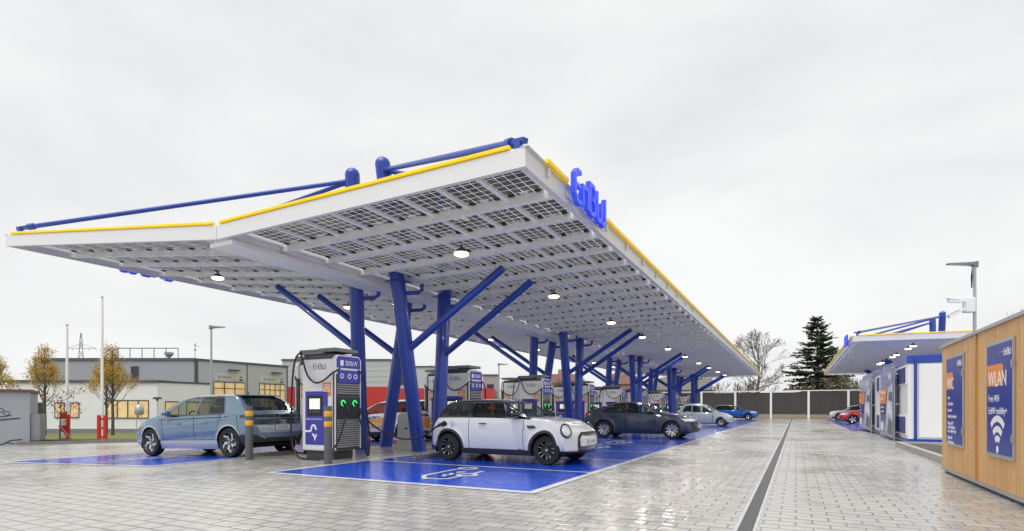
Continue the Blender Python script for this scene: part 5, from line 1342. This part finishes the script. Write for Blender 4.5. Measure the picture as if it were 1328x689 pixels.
# ---------------------------------------------------------------- buildings on the left (local x = camera right, local y = away)
M_PLAST = pbsdf('plaster_shaded_face', (.76, .765, .79), .85, noise=.05, nscale=.8)  # front wall plaster, with its shade put into a darker colour
M_PLAST_LIT = pbsdf('plaster_lit_face', (.83, .835, .86), .85, noise=.04, nscale=.8)  # same plaster, coloured lighter as the better lit right hand face
M_METALG = pbsdf('grey_cassette_cladding', (.34, .35, .38), .45, noise=.05, nscale=.6)
M_METALG2 = pbsdf('pale_cassette_cladding', (.48, .49, .51), .45, noise=.04, nscale=.6)
M_PARAP = pbsdf('dark_parapet', (.09, .10, .115), .5)
M_WARM = pbsdf('lit_room', (.62, .42, .20), .6, emit=(1., .68, .34), estr=.17, noise=.8, nscale=1.3)
M_WARM2 = pbsdf('lit_curtain', (.55, .38, .24), .6, emit=(1., .70, .40), estr=.16, noise=.5, nscale=2.)
M_DARKG = pbsdf('dark_window', (.035, .04, .045), .08, noise=.3, nscale=1.)
M_REDCL = pbsdf('red_cladding', (.50, .035, .03), .5, noise=.06)
def camthing(name, label, cat, px, Z, z, group=None):
    p = cw(px, Z, z); return thing(name, label, cat, tuple(p), YAW, group)
def window(o, x0, x1, y, z0, z1, n, glass, fr=M_PARAP, kind='window'):
    """window in a wall facing -y; frame with mullions, pane set in it"""
    b = MB(); b.box(x0, x1, y - .05, y - .002, z0, z0 + .09); b.box(x0, x1, y - .05, y - .002, z1 - .10, z1)
    for k in range(n + 1):
        xx = x0 + (x1 - x0) * k / n; b.box(max(x0, xx - .05), min(x1, xx + .05), y - .05, y - .002, z0 + .091, z1 - .101)
    w_ = b.build(kind, fr, o); b = MB(); b.box(x0 + .02, x1 - .02, y - .022, y - .003, z0 + .04, z1 - .05); b.build('pane', glass, w_); return w_
Zf = 46.
def lx(px, Z, o_px, o_Z): return (px - PX) / F * Z - (o_px - PX) / F * o_Z
ob = camthing('office_building', 'white rendered office building with a grey upper storey and lit windows on the left', 'building', 9, Zf, -.95)
X = lambda px, Z=Zf: lx(px, Z, 9, Zf)
x1 = X(204.5)
b = MB(); b.box(0, x1, 0, 14, .45, 4.28); w_ = b.build('wall', M_PLAST, ob)
b = MB(); b.box(-.02, x1 + .02, -.04, 14, 0, .449); b.build('plinth', pbsdf('grey_plinth', (.20, .21, .23), .8), ob)
b = MB(); b.box(-.12, x1 + .12, -.12, 14, 4.281, 4.50); b.build('parapet', M_PARAP, ob)
# the right hand bay, slightly turned away
d2 = Vector((X(275, 50.2) - x1, 4.2)); L2 = d2.length; a2 = math.atan2(d2.y, d2.x)
Mx = Matrix.Translation((x1 + .01, .02, 0)) @ Matrix.Rotation(a2, 4, 'Z')
b = MB(); b.box(0, L2, 0, .4, .45, 4.28, 0, Mx); b.build('side_wall', M_PLAST_LIT, ob)
b = MB(); b.box(0, L2, -.06, .4, 4.281, 4.44, 0, Mx); b.build('side_parapet', M_PARAP, ob)
def win_in(M, *a):
    before = set(COL.objects); w_ = window(*a)
    for o_ in set(COL.objects) - before: o_.data.transform(M)
for pa, pb, lit in ((45, 57, M_DARKG), (71, 84, M_WARM2), (91, 103, M_WARM2)): window(ob, X(pa), X(pb), 0, 1.35, 3.0 - .35, 1, lit)
window(ob, X(139), X(193), 0, 1.30, 2.85, 4, M_WARM)
for fa, fb in ((.12, .36), (.50, .95)): win_in(Mx, ob, L2 * fa, L2 * fb, 0, 1.25, 2.75, 1 if fb < .4 else 2, M_WARM)
ux0, ux1 = X(45, 52.), X(251, 52.)
b = MB(); b.box(ux0, ux1, 6, 20, 4.3, 6.62); b.build('upper_storey', M_METALG, ob)
b = MB(); b.box(ux0 - .1, ux1 + .1, 5.9, 20, 6.621, 6.86); b.build('upper_parapet', M_PARAP, ob)
b = MB(); b.box(ux0 + .03, ux0 + .25, 5.95, 5.998, 4.3, 6.62); b.build('corner_trim', M_PARAP, ob)
window(ob, X(170, 52), X(180, 52), 6, 4.9, 6.1, 1, M_DARKG)
b = MB()
rz0, rz1 = 6.86, 8.0
for k, px in enumerate(np.linspace(153, 231, 6)): b.tube([(X(px, 54), 8, rz0), (X(px, 54), 8, rz1)], .04, 6)
b.tube([(X(153, 54), 8, rz1), (X(231, 54), 8, rz1)], .05, 6); b.bar((X(150, 54), 8, rz0), (X(154, 54), 8, rz1), .05, .05); b.build('roof_rail', pbsdf('dull_galvanised', (.22, .23, .25), .5), ob)
b = MB(); b.lathe([(0, 6.8), (.12, 6.85), (.14, 7.2), (.42, 7.5), (.42, 7.7), (0, 7.75)], 14, 0, Matrix.Translation((X(211, 54), 9, 0))); b.build('roof_vent', M_LGREY, ob)
# workshop hall receding to the right
hb = camthing('workshop_hall', 'pale grey metal clad workshop hall with two lit gates, behind the blue-grey crossover', 'building', 252, 52, -1.1)
pA, pB = Vector((0, 0)), Vector((lx(373, 61.3, 252, 52), 9.3)); dH = pB - pA; LH = dH.length; aH = math.atan2(dH.y, dH.x)
Mh = Matrix.Rotation(aH, 4, 'Z')
b = MB(); b.box(0, LH, .0, 16, 0, 6.78, 0, Mh); b.build('wall', M_METALG2, hb)
b = MB(); b.box(-.05, LH + .05, -.08, 16.05, 6.781, 7.0, 0, Mh); b.build('parapet', M_PARAP, hb)
b = MB(); b.box(0, .35, -.04, -.002, 4.2, 6.78, 0, Mh); b.box(LH - .12, LH + .003, -.04, -.002, 0, 6.78, 0, Mh); b.box(LH * .52, LH * .53, -.02, -.002, 0, 6.78, 0, Mh); b.build('corner_trim', M_PARAP, hb)
for fa, fb, n in ((.18, .50, 3), (.66, .965, 5)):
    before = set(COL.objects)
    window(hb, LH * fa, LH * fb, 0, .3, 4.92, n, M_WARM, M_PARAP, 'gate')
    b = MB(); b.box(LH * fa + .1, LH * fb - .1, -.06, -.0505, 4.22, 4.30); b.build('gate_rail', M_PARAP, hb)
    b = MB(); b.box(LH * (fa + .01), LH * (fb - .02), -.03, -.0025, 5.04, 5.74); sg = b.build('gate_sign', pbsdf('pale_sign', (.56, .57, .58), .5), hb)
    b = MB(); b.box(LH * (fa + fb) / 2 + .35, LH * (fa + fb) / 2 + .65, -.036, -.0305, 5.16, 5.58); b.build('yellow_mark', pbsdf('ochre_mark', (.75, .48, .05), .5), sg)
    b = MB(); b.prism([(0, 0), (.22, .18), (0, .36), (.0, .26), (.1, .18), (0, .1)], .006, frame((LH * fa + .5, -.031, 5.20), (1, 0, 0), (0, 0, 1))); b.build('green_mark', pbsdf('dark_green_mark', (.02, .10, .07), .5), sg)
    b = MB(); b.bar((LH * (fa + fb) / 2 - .2, -.25, 6.1), (LH * (fa + fb) / 2 + .95, -.25, 6.1), .35, .1); b.bar((LH * (fa + fb) / 2 - .1, -.08, 6.03), (LH * (fa + fb) / 2 - .1, -.3, 6.08), .08, .08); b.build('floodlight', M_DGREY, hb)
    b = MB(); b.box(LH * fb - .62, LH * fb - .30, -.10, -.032, 5.1, 5.22); b.box(LH * fb - .52, LH * fb - .4, -.10, -.032, 5.4, 5.52); b.build('traffic_signal', M_BLACK, hb)
    for o_ in set(COL.objects) - before: o_.data.transform(Mh)
    t_ = text_mesh('DEKRA', .36, pbsdf('sign_text', (.06, .10, .09), .5), sg, Mh @ frame((LH * fa + .85, -.031, 5.24), (1, 0, 0), (0, 0, 1)), extrude=.004, sx=.9)
o = camthing('weather_mast', 'thin roof mast with small instruments on the workshop hall corner', 'mast', 253, 54, 5.85)
b = MB(); b.tube([(0, 0, -.2), (0, 0, 1.45)], .035, 6); b.build('pole', M_LGREY, o); b = MB(); b.bar((-.1, 0, 1.45), (.45, 0, 1.35), .05, .05); b.bar((-.0, 0, 1.62), (.15, 0, 1.62), .05, .05); b.box(-.05, .05, -.05, .05, 1.4, 1.62); b.box(-.08, .08, -.08, .08, .95, 1.1); b.build('instrument', M_LGREY, o)
# red and grey warehouse
rb = camthing('red_warehouse', 'long low warehouse with red lower walls and grey cladding above, behind the columns', 'building', 366, 72, -1.3)
X = lambda px, Z=72.: lx(px, Z, 366, 72.)
b = MB(); b.box(0, X(506), 0, 22, 5.3, 8.66); b.box(X(506) + .005, X(600), .3, 22, 5.1, 7.85); b.build('upper_wall', M_METALG2, rb)
b = MB(); b.box(0, X(506), -.06, 22, 0, 5.299); b.box(X(506) + .005, X(640), .24, 22, 0, 5.099); b.build('red_wall', M_REDCL, rb)
b = MB(); b.box(-.1, X(506) + .1, -.1, 22, 8.661, 8.9); b.box(X(506) + .105, X(600), .2, 22, 7.851, 8.02); b.build('parapet', M_PARAP, rb)
window(rb, X(519), X(528), .3, 5.5, 7.3, 1, M_DARKG)
b = MB()
for z in (5.9, 6.6, 7.3, 8.0): b.box(.05, X(505), -.012, -.002, z, z + .04)
b.build('cladding_joints', pbsdf('joint_grey', (.3, .31, .32), .5), rb)
gb = camthing('grey_tower_block', 'small grey flat roofed building right of the red warehouse, above the hatchback roof', 'building', 626, 80, -1.3)
b = MB(); b.box(0, 2.2, 0, 8, 0, 7.2); b.build('wall', M_METALG, gb); b = MB(); b.box(-.1, 2.3, -.1, 8, 7.201, 7.4); b.build('parapet', M_PARAP, gb); window(gb, .6, 1.6, 0, 4.8, 6., 1, M_DARKG)
# brick houses far behind
def brick_material():
    m, t, b = nt('brick_facing'); tc = N(t, 'ShaderNodeTexCoord'); mp = N(t, 'ShaderNodeMapping'); mp.inputs['Rotation'].default_value = (R(90), 0, 0); L_(t, tc.outputs['Object'], mp.inputs[0])
    br = N(t, 'ShaderNodeTexBrick')
    for k_, v in (('Scale', 1.), ('Mortar Size', .02), ('Brick Width', .5), ('Row Height', .25)): br.inputs[k_].default_value = v
    br.inputs['Color1'].default_value = (.30, .13, .09, 1); br.inputs['Color2'].default_value = (.42, .22, .16, 1); br.inputs['Mortar'].default_value = (.5, .45, .4, 1)
    L_(t, mp.outputs[0], br.inputs['Vector']); L_(t, br.outputs['Color'], b.inputs['Base Color']); b.inputs['Roughness'].default_value = .85; return m
M_BRICK = brick_material(); M_ROOFT = pbsdf('brown_roof_tiles', (.16, .08, .06), .8, noise=.2, nscale=3)
def house(px, Z, wd, dp, h, rh, label, wall):
    o = camthing('house', label, 'house', px, Z, -1.4)
    b = MB(); b.box(0, wd, 0, dp, 0, h); b.build('wall', wall, o)
    b = MB(); e = .35
    b.prism([(-e, h), (dp + e, h), (dp / 2, h + rh)], wd + 2 * e, frame((-e, 0, 0), (0, 1, 0), (0, 0, 1))); rf = b.build('roof', M_ROOFT, o)
    b = MB(); b.box(wd * .3, wd * .3 + .7, dp * .4, dp * .4 + .7, h + rh * .5, h + rh + .8); b.build('chimney', M_BRICK, rf)
    nw = max(1, int(wd / 2.6))
    for fl in range(int(h / 2.9)):
        for k in range(nw): window(o, wd * (k + .5) / nw - .55, wd * (k + .5) / nw + .55, 0, fl * 2.9 + 1., fl * 2.9 + 2.3, 1, M_DARKG, M_WHITE2)
house(716, 98, 4.6, 8, 6.3, 2.6, 'brick house with tiled roof showing between the second columns', M_BRICK)
house(800, 105, 4., 9, 7.2, 2.2, 'red brick house far behind the third columns', M_BRICK)
b_ = camthing('storage_hall', 'plain grey hall with a dark band above the fence at the far left end', 'building', 820, 96, -1.4)
X = lambda px, Z=96.: lx(px, Z, 820, 96.)
b = MB(); b.box(0, X(927), 0, 18, 0, 5.0); b.build('wall', pbsdf('grey_hall_wall', (.25, .24, .22), .7, noise=.05), b_); b = MB(); b.box(-.1, X(927) + .1, -.1, 18, 5.001, 5.8); b.build('roof_band', pbsdf('dark_hall_band', (.09, .09, .09), .6), b_); b = MB(); b.box(X(925), X(927) + .05, -.15, -.105, 0, 6.4); b.build('downpipe', pbsdf('beige_pipe', (.45, .40, .32), .6), b_)
b = MB(); b.box(X(870), X(925) - .1, -.0, 18, 5.801, 8.2); b.build('upper_wall', pbsdf('pale_hall_wall', (.36, .35, .33), .7, noise=.05), b_)

# small rendered utility building with a branch mural
ub = camthing('utility_building', 'small grey rendered utility building with brown coping and a painted branch, at left edge', 'utility building', 38.5, 22.5, -.50)
ub.rotation_euler.z = YAW + R(36)
M_GREYR = pbsdf('grey_render', (.36, .38, .41), .85, noise=.12, nscale=3)
b = MB(); b.box(-4, 0, 0, 3.2, 0, 2.34); b.build('wall', M_GREYR, ub)
b = MB(); b.box(-4.1, .06, -.08, 3.3, 2.341, 2.46); b.build('coping', pbsdf('brown_coping', (.16, .07, .05), .6), ub)
b = MB(); b.box(.01, .30, .10, 2.8, 0, 1.45); b.build('side_plinth', pbsdf('darker_grey_render', (.28, .30, .33), .85, noise=.12, nscale=3), ub)
b = MB(); Mm = frame((0, -.002, 0), (1, 0, 0), (0, 0, 1)); x0 = -1.35
b.ribbon([(x0 - .6, 1.02), (x0 + .1, 1.22), (x0 + .5, 1.24), (x0 + 1.05, 1.30)], .05, .004, Mm); b.ribbon([(x0 + .1, 1.24), (x0 + .3, 1.42), (x0 + .55, 1.36), (x0 + .8, 1.42)], .035, .003, Mm)
for cx, cz in ((.25, 1.50), (.48, 1.62), (.66, 1.50)): b.ribbon([(x0 + cx + .09 * math.cos(2 * PI * k / 10), cz + .08 * math.sin(2 * PI * k / 10)) for k in range(10)], .025, .0025, Mm, 0, True)
b.build('mural', pbsdf('mural_black', (.04, .04, .045), .8), ub)
b = MB(); b.ribbon([(x0 + .2, .20), (x0 + .5, .26), (x0 + .8, .42), (x0 + 1.12, .44)], .045, .004, Mm); b.ribbon([(x0 + .6, .33), (x0 + .9, .28)], .03, .003, Mm); b.build('mural', MATS['mural_black'], ub)

# flagpoles, guard posts, meter box, pylon
def flagpole(px, Z, z, h, label):
    o = camthing('flagpole', label, 'flagpole', px, Z, z, 'white flagpoles on the verge')
    b = MB(); b.tube([(0, 0, .0), (0, 0, h)], [.07, .045], 10); b.build('pole', M_WHITE2, o, smooth=True)
    b = MB(); b.lathe([(0, h), (.05, h + .02), (.05, h + .08), (0, h + .12)], 10); b.build('finial', M_LGREY, o)
    return o
flagpole(87, 25.4, -.40, 5.35, 'shorter white flagpole rising behind the red and white guard post')
flagpole(132.5, 25., -.40, 6.55, 'taller white flagpole held between two red posts on the verge')
def guard(px, label):
    o = camthing('guard_post', label, 'post', px, 24.4, -.42)
    for dx in (-.14, .14):
        b = MB(); b.bar((dx, 0, 0), (dx, 0, 1.32), .11, .11); b.build('upright', M_REDW, o)
    b = MB()
    for z in (.3, .7, 1.1): b.box(-.084, .084, -.03, .03, z, z + .1)
    b.build('clamp', M_REDW, o)
guard(132.5, 'pair of red posts clamping the taller flagpole foot')
o = camthing('guard_post', 'red and white banded post beside the leaning stake on the verge', 'post', 83, 24.6, -.42)
b = MB()
for k in range(5): b.bar((0, 0, .29 * k), (0, 0, .29 * (k + 1)), .16, .16, k % 2)
b.build('post', [M_REDW, M_SIGNWHITE], o)
b = MB(); b.bar((.18, .02, 0), (.18, .02, 1.35), .10, .10); b.build('upright', M_REDW, o)
o = camthing('stake', 'leaning reddish wooden stake propping the small red leaved sapling', 'stake', 77, 24, -.40); b = MB(); b.tube([(0, 0, .85), (.72, 0, .0)], .05, 8); b.build('pole', pbsdf('reddish_timber', (.28, .09, .05), .7, noise=.15), o)
o = camthing('meter_box', 'grey meter box on two thin legs on the grass before the office window', 'meter box', 180.5, 33, -.52)
for dx in (-.2, .2): b = MB(); b.tube([(dx, 0, 0), (dx * .7, 0, 1.3)], .02, 6); b.build('leg', M_LGREY, o)
b = MB(); b.lathe([(0, 1.3), (.2, 1.32), (.26, 1.5), (.24, 1.8), (.14, 1.92), (0, 1.94)], 14); b.build('box', M_LGREY, o, smooth=True)
o = camthing('power_pylon', 'faint lattice power pylon far beyond the office building', 'pylon', 105, 330, -1.5)
b = MB(); Hh = 47.5
def leg_(z, s): w_ = 3.6 * (1 - z / Hh) + .25; return (s * w_, z)
for s in (-1, 1): b.bar((s * 3.8, 0, 0), (s * .25, 0, Hh), .35, .35)
for k in range(9):
    z0, z1 = Hh * k / 9, Hh * (k + 1) / 9
    (xa, za), (xb, zb_) = leg_(z0, -1), leg_(z1, 1); b.bar((xa, 0, za), (xb, 0, zb_), .2, .2); (xa, za), (xb, zb_) = leg_(z0, 1), leg_(z1, -1); b.bar((xa, .3, za), (xb, .3, zb_), .2, .2)
M_PYL = pbsdf('pylon_steel', (.40, .42, .43), .6)
b.build('tower', M_PYL, o)
for z, hw in ((42.5 - 4.2, 9), (30.0 - 4.5 + 1, 11.5)):
    b = MB(); b.bar((-hw, 0, z), (hw, 0, z), .3, .3); b.bar((-hw, 0, z), (0, 0, z + 2.8), .22, .22); b.bar((hw, 0, z), (0, 0, z + 2.8), .22, .22)
    for x in (-hw, -hw * .55, hw * .55, hw): b.bar((x, 0, z), (x, 0, z - 1.6), .18, .18)
    b.build('crossarm', M_PYL, o)
# small silver car at the office, mostly hidden
lc = dict(fiat, paint=paint('silver_paint', (.5, .51, .52), .5), regions=[dict(r) for r in fiat['regions']])
p = cw(202.5, 50, -1.30); make_car(lc, tuple(p), YAW + R(180), 'small silver car peeping out left of the blue-grey crossover, by the office', .05)

# ---------------------------------------------------------------- trees
M_BARK = pbsdf('bark', (.10, .085, .07), .9, noise=.3, nscale=12)
M_BARKG = pbsdf('grey_bark', (.16, .145, .13), .9, noise=.25, nscale=6)
def leaf_mat(name, a, c, tr=.3):
    m, t, b = nt(name); g = N(t, 'ShaderNodeNewGeometry'); wn = ramp(t, g.outputs['Random Per Island'], 0, 1)
    L_(t, mixc(t, wn, a, c), b.inputs['Base Color']); b.inputs['Roughness'].default_value = .6
    tl = N(t, 'ShaderNodeBsdfTranslucent'); ms = N(t, 'ShaderNodeMixShader'); ms.inputs[0].default_value = .35
    L_(t, b.inputs['Base Color'].links[0].from_socket, tl.inputs[0]); L_(t, b.outputs[0], ms.inputs[1]); L_(t, tl.outputs[0], ms.inputs[2]); L_(t, ms.outputs[0], t.nodes['Material Output'].inputs['Surface'])
    return m
M_YLEAF = leaf_mat('yellow_leaves', (.40, .20, .02), (.62, .46, .09)); M_NEEDLE = leaf_mat('needles', (.045, .068, .036), (.16, .185, .095)); M_RLEAF = leaf_mat('red_leaves', (.20, .04, .03), (.34, .12, .07)); M_HEDGE = leaf_mat('shrub_leaves', (.10, .10, .05), (.22, .17, .09))
def branch(b, p, d, ln, r, depth, rnd, tips, spread=.55, up=.12, kids_=(2, 3), n=None, shrink=.74, minr=.006):
    segs = 3; pts = [p]; rr = [r]; dd = d.normalized()
    for i in range(segs):
        dd = (dd + Vector((rnd.gauss(0, .12), rnd.gauss(0, .12), rnd.gauss(up * .4, .08)))).normalized(); p = p + dd * (ln / segs); pts.append(p); rr.append(max(minr, r * (1 - .32 * (i + 1) / segs)))
    b.tube(pts, rr, 7 if r > .08 else (4 if r > .02 else 3), 0, caps=False, smooth=True)
    tips.append((pts[2], dd, depth)); tips.append((pts[-1], dd, depth))
    if depth <= 0: return
    k = rnd.randint(*kids_)
    for i in range(k):
        ax = dd.orthogonal().normalized(); ax.rotate(Matrix.Rotation(rnd.uniform(0, 2 * PI), 3, dd)); ang = rnd.uniform(.25, 1.) * spread * (1.1 if i else .6)
        nd = (dd * math.cos(ang) + ax * math.sin(ang) + Vector((0, 0, up))).normalized(); q = pts[-1] if i < 2 else pts[rnd.randint(1, 2)]
        branch(b, q, nd, ln * rnd.uniform(shrink - .1, shrink + .1), max(minr, rr[-1] * (.80 if i == 0 else .62)), depth - 1, rnd, tips, spread, up, kids_, None, shrink, minr)
def leafquads(b, centres, rnd, size, n, spread):
    for c in centres:
        for _ in range(n):
            p = Vector(c) + Vector((rnd.gauss(0, spread), rnd.gauss(0, spread), rnd.gauss(0, spread)))
            u = Vector((rnd.gauss(0, 1), rnd.gauss(0, 1), rnd.gauss(0, 1))).normalized(); v = u.orthogonal().normalized(); s = size * rnd.uniform(.6, 1.3)
            b.add([p - u * s, p + v * s * .5, p + u * s, p - v * s * .5], [(0, 1, 2, 3)])
def street_tree(px, Z, z, h, seed, label):
    o = camthing('street_tree', label, 'tree', px, Z, z, 'young lime trees with thin yellow leaves along the verge'); rnd = random.Random(seed); tips = []
    b = MB(); ht = h * .30; b.tube([(0, 0, 0), (.02, 0, ht * .5), (0, 0, ht), (0, .02, h * .62), (0, 0, h * .9)], [.10, .085, .075, .045, .015], 9)
    nlimb = 34
    for k in range(nlimb):
        f = k / nlimb; zz = ht + (h * .9 - ht) * f * .85; a = k * 2.4; el = .75 + .5 * f; ln = h * (.085 * (1 - f) + .045)
        branch(b, Vector((0, 0, zz)), Vector((math.cos(a) * math.cos(el), math.sin(a) * math.cos(el), math.sin(el))), ln, .03 * (1 - .5 * f), 3, rnd, tips, .55, .2, (2, 2))
    b.build('trunk', M_BARK, o)
    b = MB(); c = [t_[0] for t_ in tips if t_[2] <= 1 and rnd.random() < (.75 if t_[0].z < h * .72 else .22)]
    leafquads(b, c, rnd, .05, 9, .13); tag(b.build('crown', M_YLEAF, o), kind=None)
street_tree(58, 36., -.62, 6.3, 1, 'young tree with thin yellow leaves left of the shorter flagpole')
street_tree(146, 35., -.60, 6.2, 2, 'young tree with thin yellow leaves right of the taller flagpole, the nearer trunk')
street_tree(138, 40., -.70, 6.0, 5, 'young yellow tree partly hidden behind its nearer neighbour by the taller flagpole')
street_tree(-6, 34., -.60, 5.6, 3, 'young yellow tree above the utility building at the left edge')
def sapling():
    o = camthing('sapling', 'small sapling with dark red leaves beside the red and white post', 'sapling', 77.5, 24.2, -.42); rnd = random.Random(9); tips = []
    b = MB(); b.tube([(0, 0, 0), (.02, 0, 1.2), (.1, 0, 2.1)], [.03, .022, .01], 6)
    for k in range(10): a = k * 2.4; branch(b, Vector((.03, 0, .9 + .12 * k)), Vector((math.cos(a), math.sin(a), .7)), .42, .012, 2, rnd, tips, .6, .1, (1, 2))
    b.build('trunk', M_BARK, o); b = MB(); leafquads(b, [t_[0] for t_ in tips], rnd, .05, 2, .08); b.build('crown', M_RLEAF, o)
sapling()
def bare_tree(px, Z, z, h, seed, label, depth=6, trunk=.32, spread=.62, mat=M_BARKG, start=.22, hk=.215):
    o = camthing('bare_tree', label, 'tree', px, Z, z); rnd = random.Random(seed); tips = []
    b = MB(); t0 = h * start
    b.tube([(0, 0, 0), (.03, 0, t0 * .5), (0, .02, t0)], [trunk, trunk * .85, trunk * .75], 10)
    b.build('trunk', mat, o)
    b = MB()
    for k in range(5):
        a = k * 2 * PI / 5 + rnd.uniform(-.3, .3); el = .75 if k else 1.5
        branch(b, Vector((0, .02, t0 - .05 + .0)), Vector((math.cos(a) * math.cos(el), math.sin(a) * math.cos(el), math.sin(el))), h * hk, trunk * .5, depth, rnd, tips, spread, .10, (2, 3), None, .77, .022 * Z / 75)
    b.build('crown', mat, o)
def round_tree(px, Z, z, h, rx, seed, label):
    """leafless tree with a leader and limbs that reach out to a rounded crown"""
    o = camthing('bare_tree', label, 'tree', px, Z, z); rnd = random.Random(seed); tips = []
    b = MB(); P_ = [(0, 0, 0), (.05, 0, h * .2), (-.12, .1, h * .34), (.15, 0, h * .55), (.1, .05, h * .78)]
    b.tube(smooth_path(P_, 3), [.34, .32, .30, .28, .26, .24, .22, .19, .16, .13, .10, .06, .03], 9); b.build('trunk', M_BARKG, o)
    b = MB(); n = 30; c0 = h * .62; ry = h * .40
    for k in range(n):
        f = (k + .5) / n; zz = h * (.22 + .54 * f); a = k * 2.4 + rnd.uniform(-.4, .4); el = -.05 + 1.25 * f + rnd.uniform(-.12, .2)
        d_ = Vector((math.cos(a) * math.cos(el), math.sin(a) * math.cos(el), math.sin(el)))
        # distance to the crown's ellipsoid along d_
        A_ = (d_.x ** 2 + d_.y ** 2) / rx ** 2 + d_.z ** 2 / ry ** 2; B_ = (zz - c0) * d_.z / ry ** 2; C_ = ((zz - c0) / ry) ** 2 - 1
        ln = (-B_ + math.sqrt(max(.01, B_ * B_ - A_ * C_))) / A_ * rnd.uniform(.86, 1.04)
        branch(b, Vector((.05, .03, zz)), d_, ln * .36, .10 * (1 - .5 * f), 5, rnd, tips, .62, .07, (2, 3), None, .72, .014)
    b.build('crown', M_BARKG, o)
round_tree(983, 76, -1.4, 13.0, 4.0, 12, 'tall leafless tree with a round crown above the fence, between the two canopies')
bare_tree(668, 60, -1.2, 6.2, 4, 'leafless tree with arching branches between the second and third charging stations', 5, .14, .8, M_BARKG, .15)
bare_tree(746, 72, -1.3, 6.6, 6, 'slim leafless tree in front of the brick house between the second columns', 5, .10, .45, M_BARK, .3)
bare_tree(1304, 40, -.8, 8.3, 8, 'leafless tree whose top twigs show above the larch hut roof edge', 4, .14, .6, M_BARKG, .4)
bare_tree(1108, 80, -1.4, 8.0, 10, 'low twiggy leafless tree right of the conifer, beside the smaller canopy', 5, .18, .75, M_BARKG, .15)
bare_tree(957, 84, -1.4, 8.0, 15, 'lower leafless tree left of the tall round one, above the fence', 5, .16, .7, M_BARKG, .2)
def conifer(px, Z, z, h, rad, seed, label, dens=1.):
    o = camthing('conifer', label, 'tree', px, Z, z); rnd = random.Random(seed)
    b = MB(); b.tube([(0, 0, 0), (0, 0, h * .5), (0, 0, h)], [h * .022, h * .013, .02], 8); tb = b
    c = MB(); nl = int(36 * dens)
    def spray(p, u, w, ln, wd):
        c.add([p, p + u * ln * .5 + w * wd, p + u * ln, p + u * ln * .5 - w * wd], [(0, 1, 2, 3)])
    for k in range(nl):
        f = (k + rnd.random() * .5) / nl; zz = h * (.10 + .89 * f); rr = rad * (1 - f) ** .72 * rnd.uniform(.62, 1.15) + .2; nb = int(10 * (1 - f) + 6)
        for j in range(nb):
            a = rnd.uniform(0, 2 * PI); r_ = rr * rnd.uniform(.62, 1.08); dr = .05 + .30 * (1 - f) - .3 * f + rnd.uniform(-.18, .18)
            d_ = Vector((math.cos(a), math.sin(a), -dr)).normalized(); p0 = Vector((0, 0, zz)); side = Vector((-math.sin(a), math.cos(a), 0))
            tb.tube([p0, p0 + d_ * r_ * .5, p0 + d_ * r_ * .98 + Vector((0, 0, .12 * r_))], [.035, .022, .01], 3, caps=False)
            n_ = int(9 + 9 * r_)
            for q in range(n_):
                g = rnd.uniform(.18, 1.0); bp = p0 + d_ * (r_ * g) + Vector((0, 0, .12 * r_ * g * g))
                for sg in (-1, 1):
                    u = (side * sg * rnd.uniform(.3, 1.) + d_ * rnd.uniform(.3, .9) + Vector((0, 0, rnd.uniform(-.55, .15)))).normalized(); w = u.cross(Vector((rnd.gauss(0, .4), rnd.gauss(0, .4), 1))).normalized()
                    spray(bp, u, w, rnd.uniform(.35, .8) * (.6 + .5 * (1 - g)), rnd.uniform(.08, .17))
    tb.build('trunk', M_BARK, o); c.build('crown', M_NEEDLE, o)
conifer(1060, 80, -1.4, 16.0, 6.5, 21, 'tall dark green conifer above the timber fence, left of the smaller canopy', 1.)
conifer(558, 110, -1.4, 11.2, 2.0, 22, 'small distant conifer above the red warehouse roof, right of a leaning column', .6)
def shrub(px, Z, z, h, w_, seed, label, mat):
    o = camthing('shrub', label, 'shrub', px, Z, z); rnd = random.Random(seed); tips = []
    b = MB()
    for k in range(9): a = k * 2.4; branch(b, Vector((rnd.uniform(-w_ * .3, w_ * .3), 0, 0)), Vector((math.cos(a) * .5, math.sin(a) * .5, 1)), h * .4, .04, 4, rnd, tips, .7, .1, (2, 3), None, .72, .015)
    b.build('stem', M_BARKG, o); b = MB(); leafquads(b, [t_[0] for t_ in tips], rnd, .13, 3, .3); b.build('crown', mat, o)
shrub(1078, 76, -1.4, 5.8, 3.5, 31, 'brownish shrub below the conifer, above the fence rail', M_HEDGE)
shrub(1095, 77, -1.4, 5.4, 3.0, 33, 'brownish shrub beside the tip of the smaller canopy', M_HEDGE)
shrub(752, 66, -1.4, 3.2, 2.5, 35, 'yellowish shrub before the brick house between the second columns', leaf_mat('yellow_green_leaves', (.20, .22, .03), (.40, .38, .08)))

# leaf litter blown along the verge
b = MB(); rnd = random.Random(77)
for _ in range(420):
    px = rnd.gauss(75, 42); Z = rnd.uniform(23.6, 30); q = cw(px, Z); dd_ = max(0, (Z - 23.2)) * .045
    u = Vector((rnd.gauss(0, 1), rnd.gauss(0, 1), rnd.gauss(0, .3))).normalized(); v = u.orthogonal().normalized(); z = -.30 - dd_ + .04; s_ = rnd.uniform(.04, .09)
    c = Vector((q.x, q.y, z)); b.add([c - u * s_, c + v * s_ * .6, c + u * s_, c - v * s_ * .6], [(0, 1, 2, 3)])
tag(b.build('fallen_leaves', M_YLEAF), kind='stuff')
# ---------------------------------------------------------------- render settings
scene.view_settings.view_transform = 'Standard'; scene.view_settings.look = 'None'; scene.view_settings.exposure = .87; scene.view_settings.gamma = 1.
scene.cycles.use_denoising = True
scene.cycles.max_bounces = 8; scene.cycles.diffuse_bounces = 4; scene.cycles.transparent_max_bounces = 12; scene.cycles.glossy_bounces = 4
scene.cycles.sample_clamp_indirect = 6.
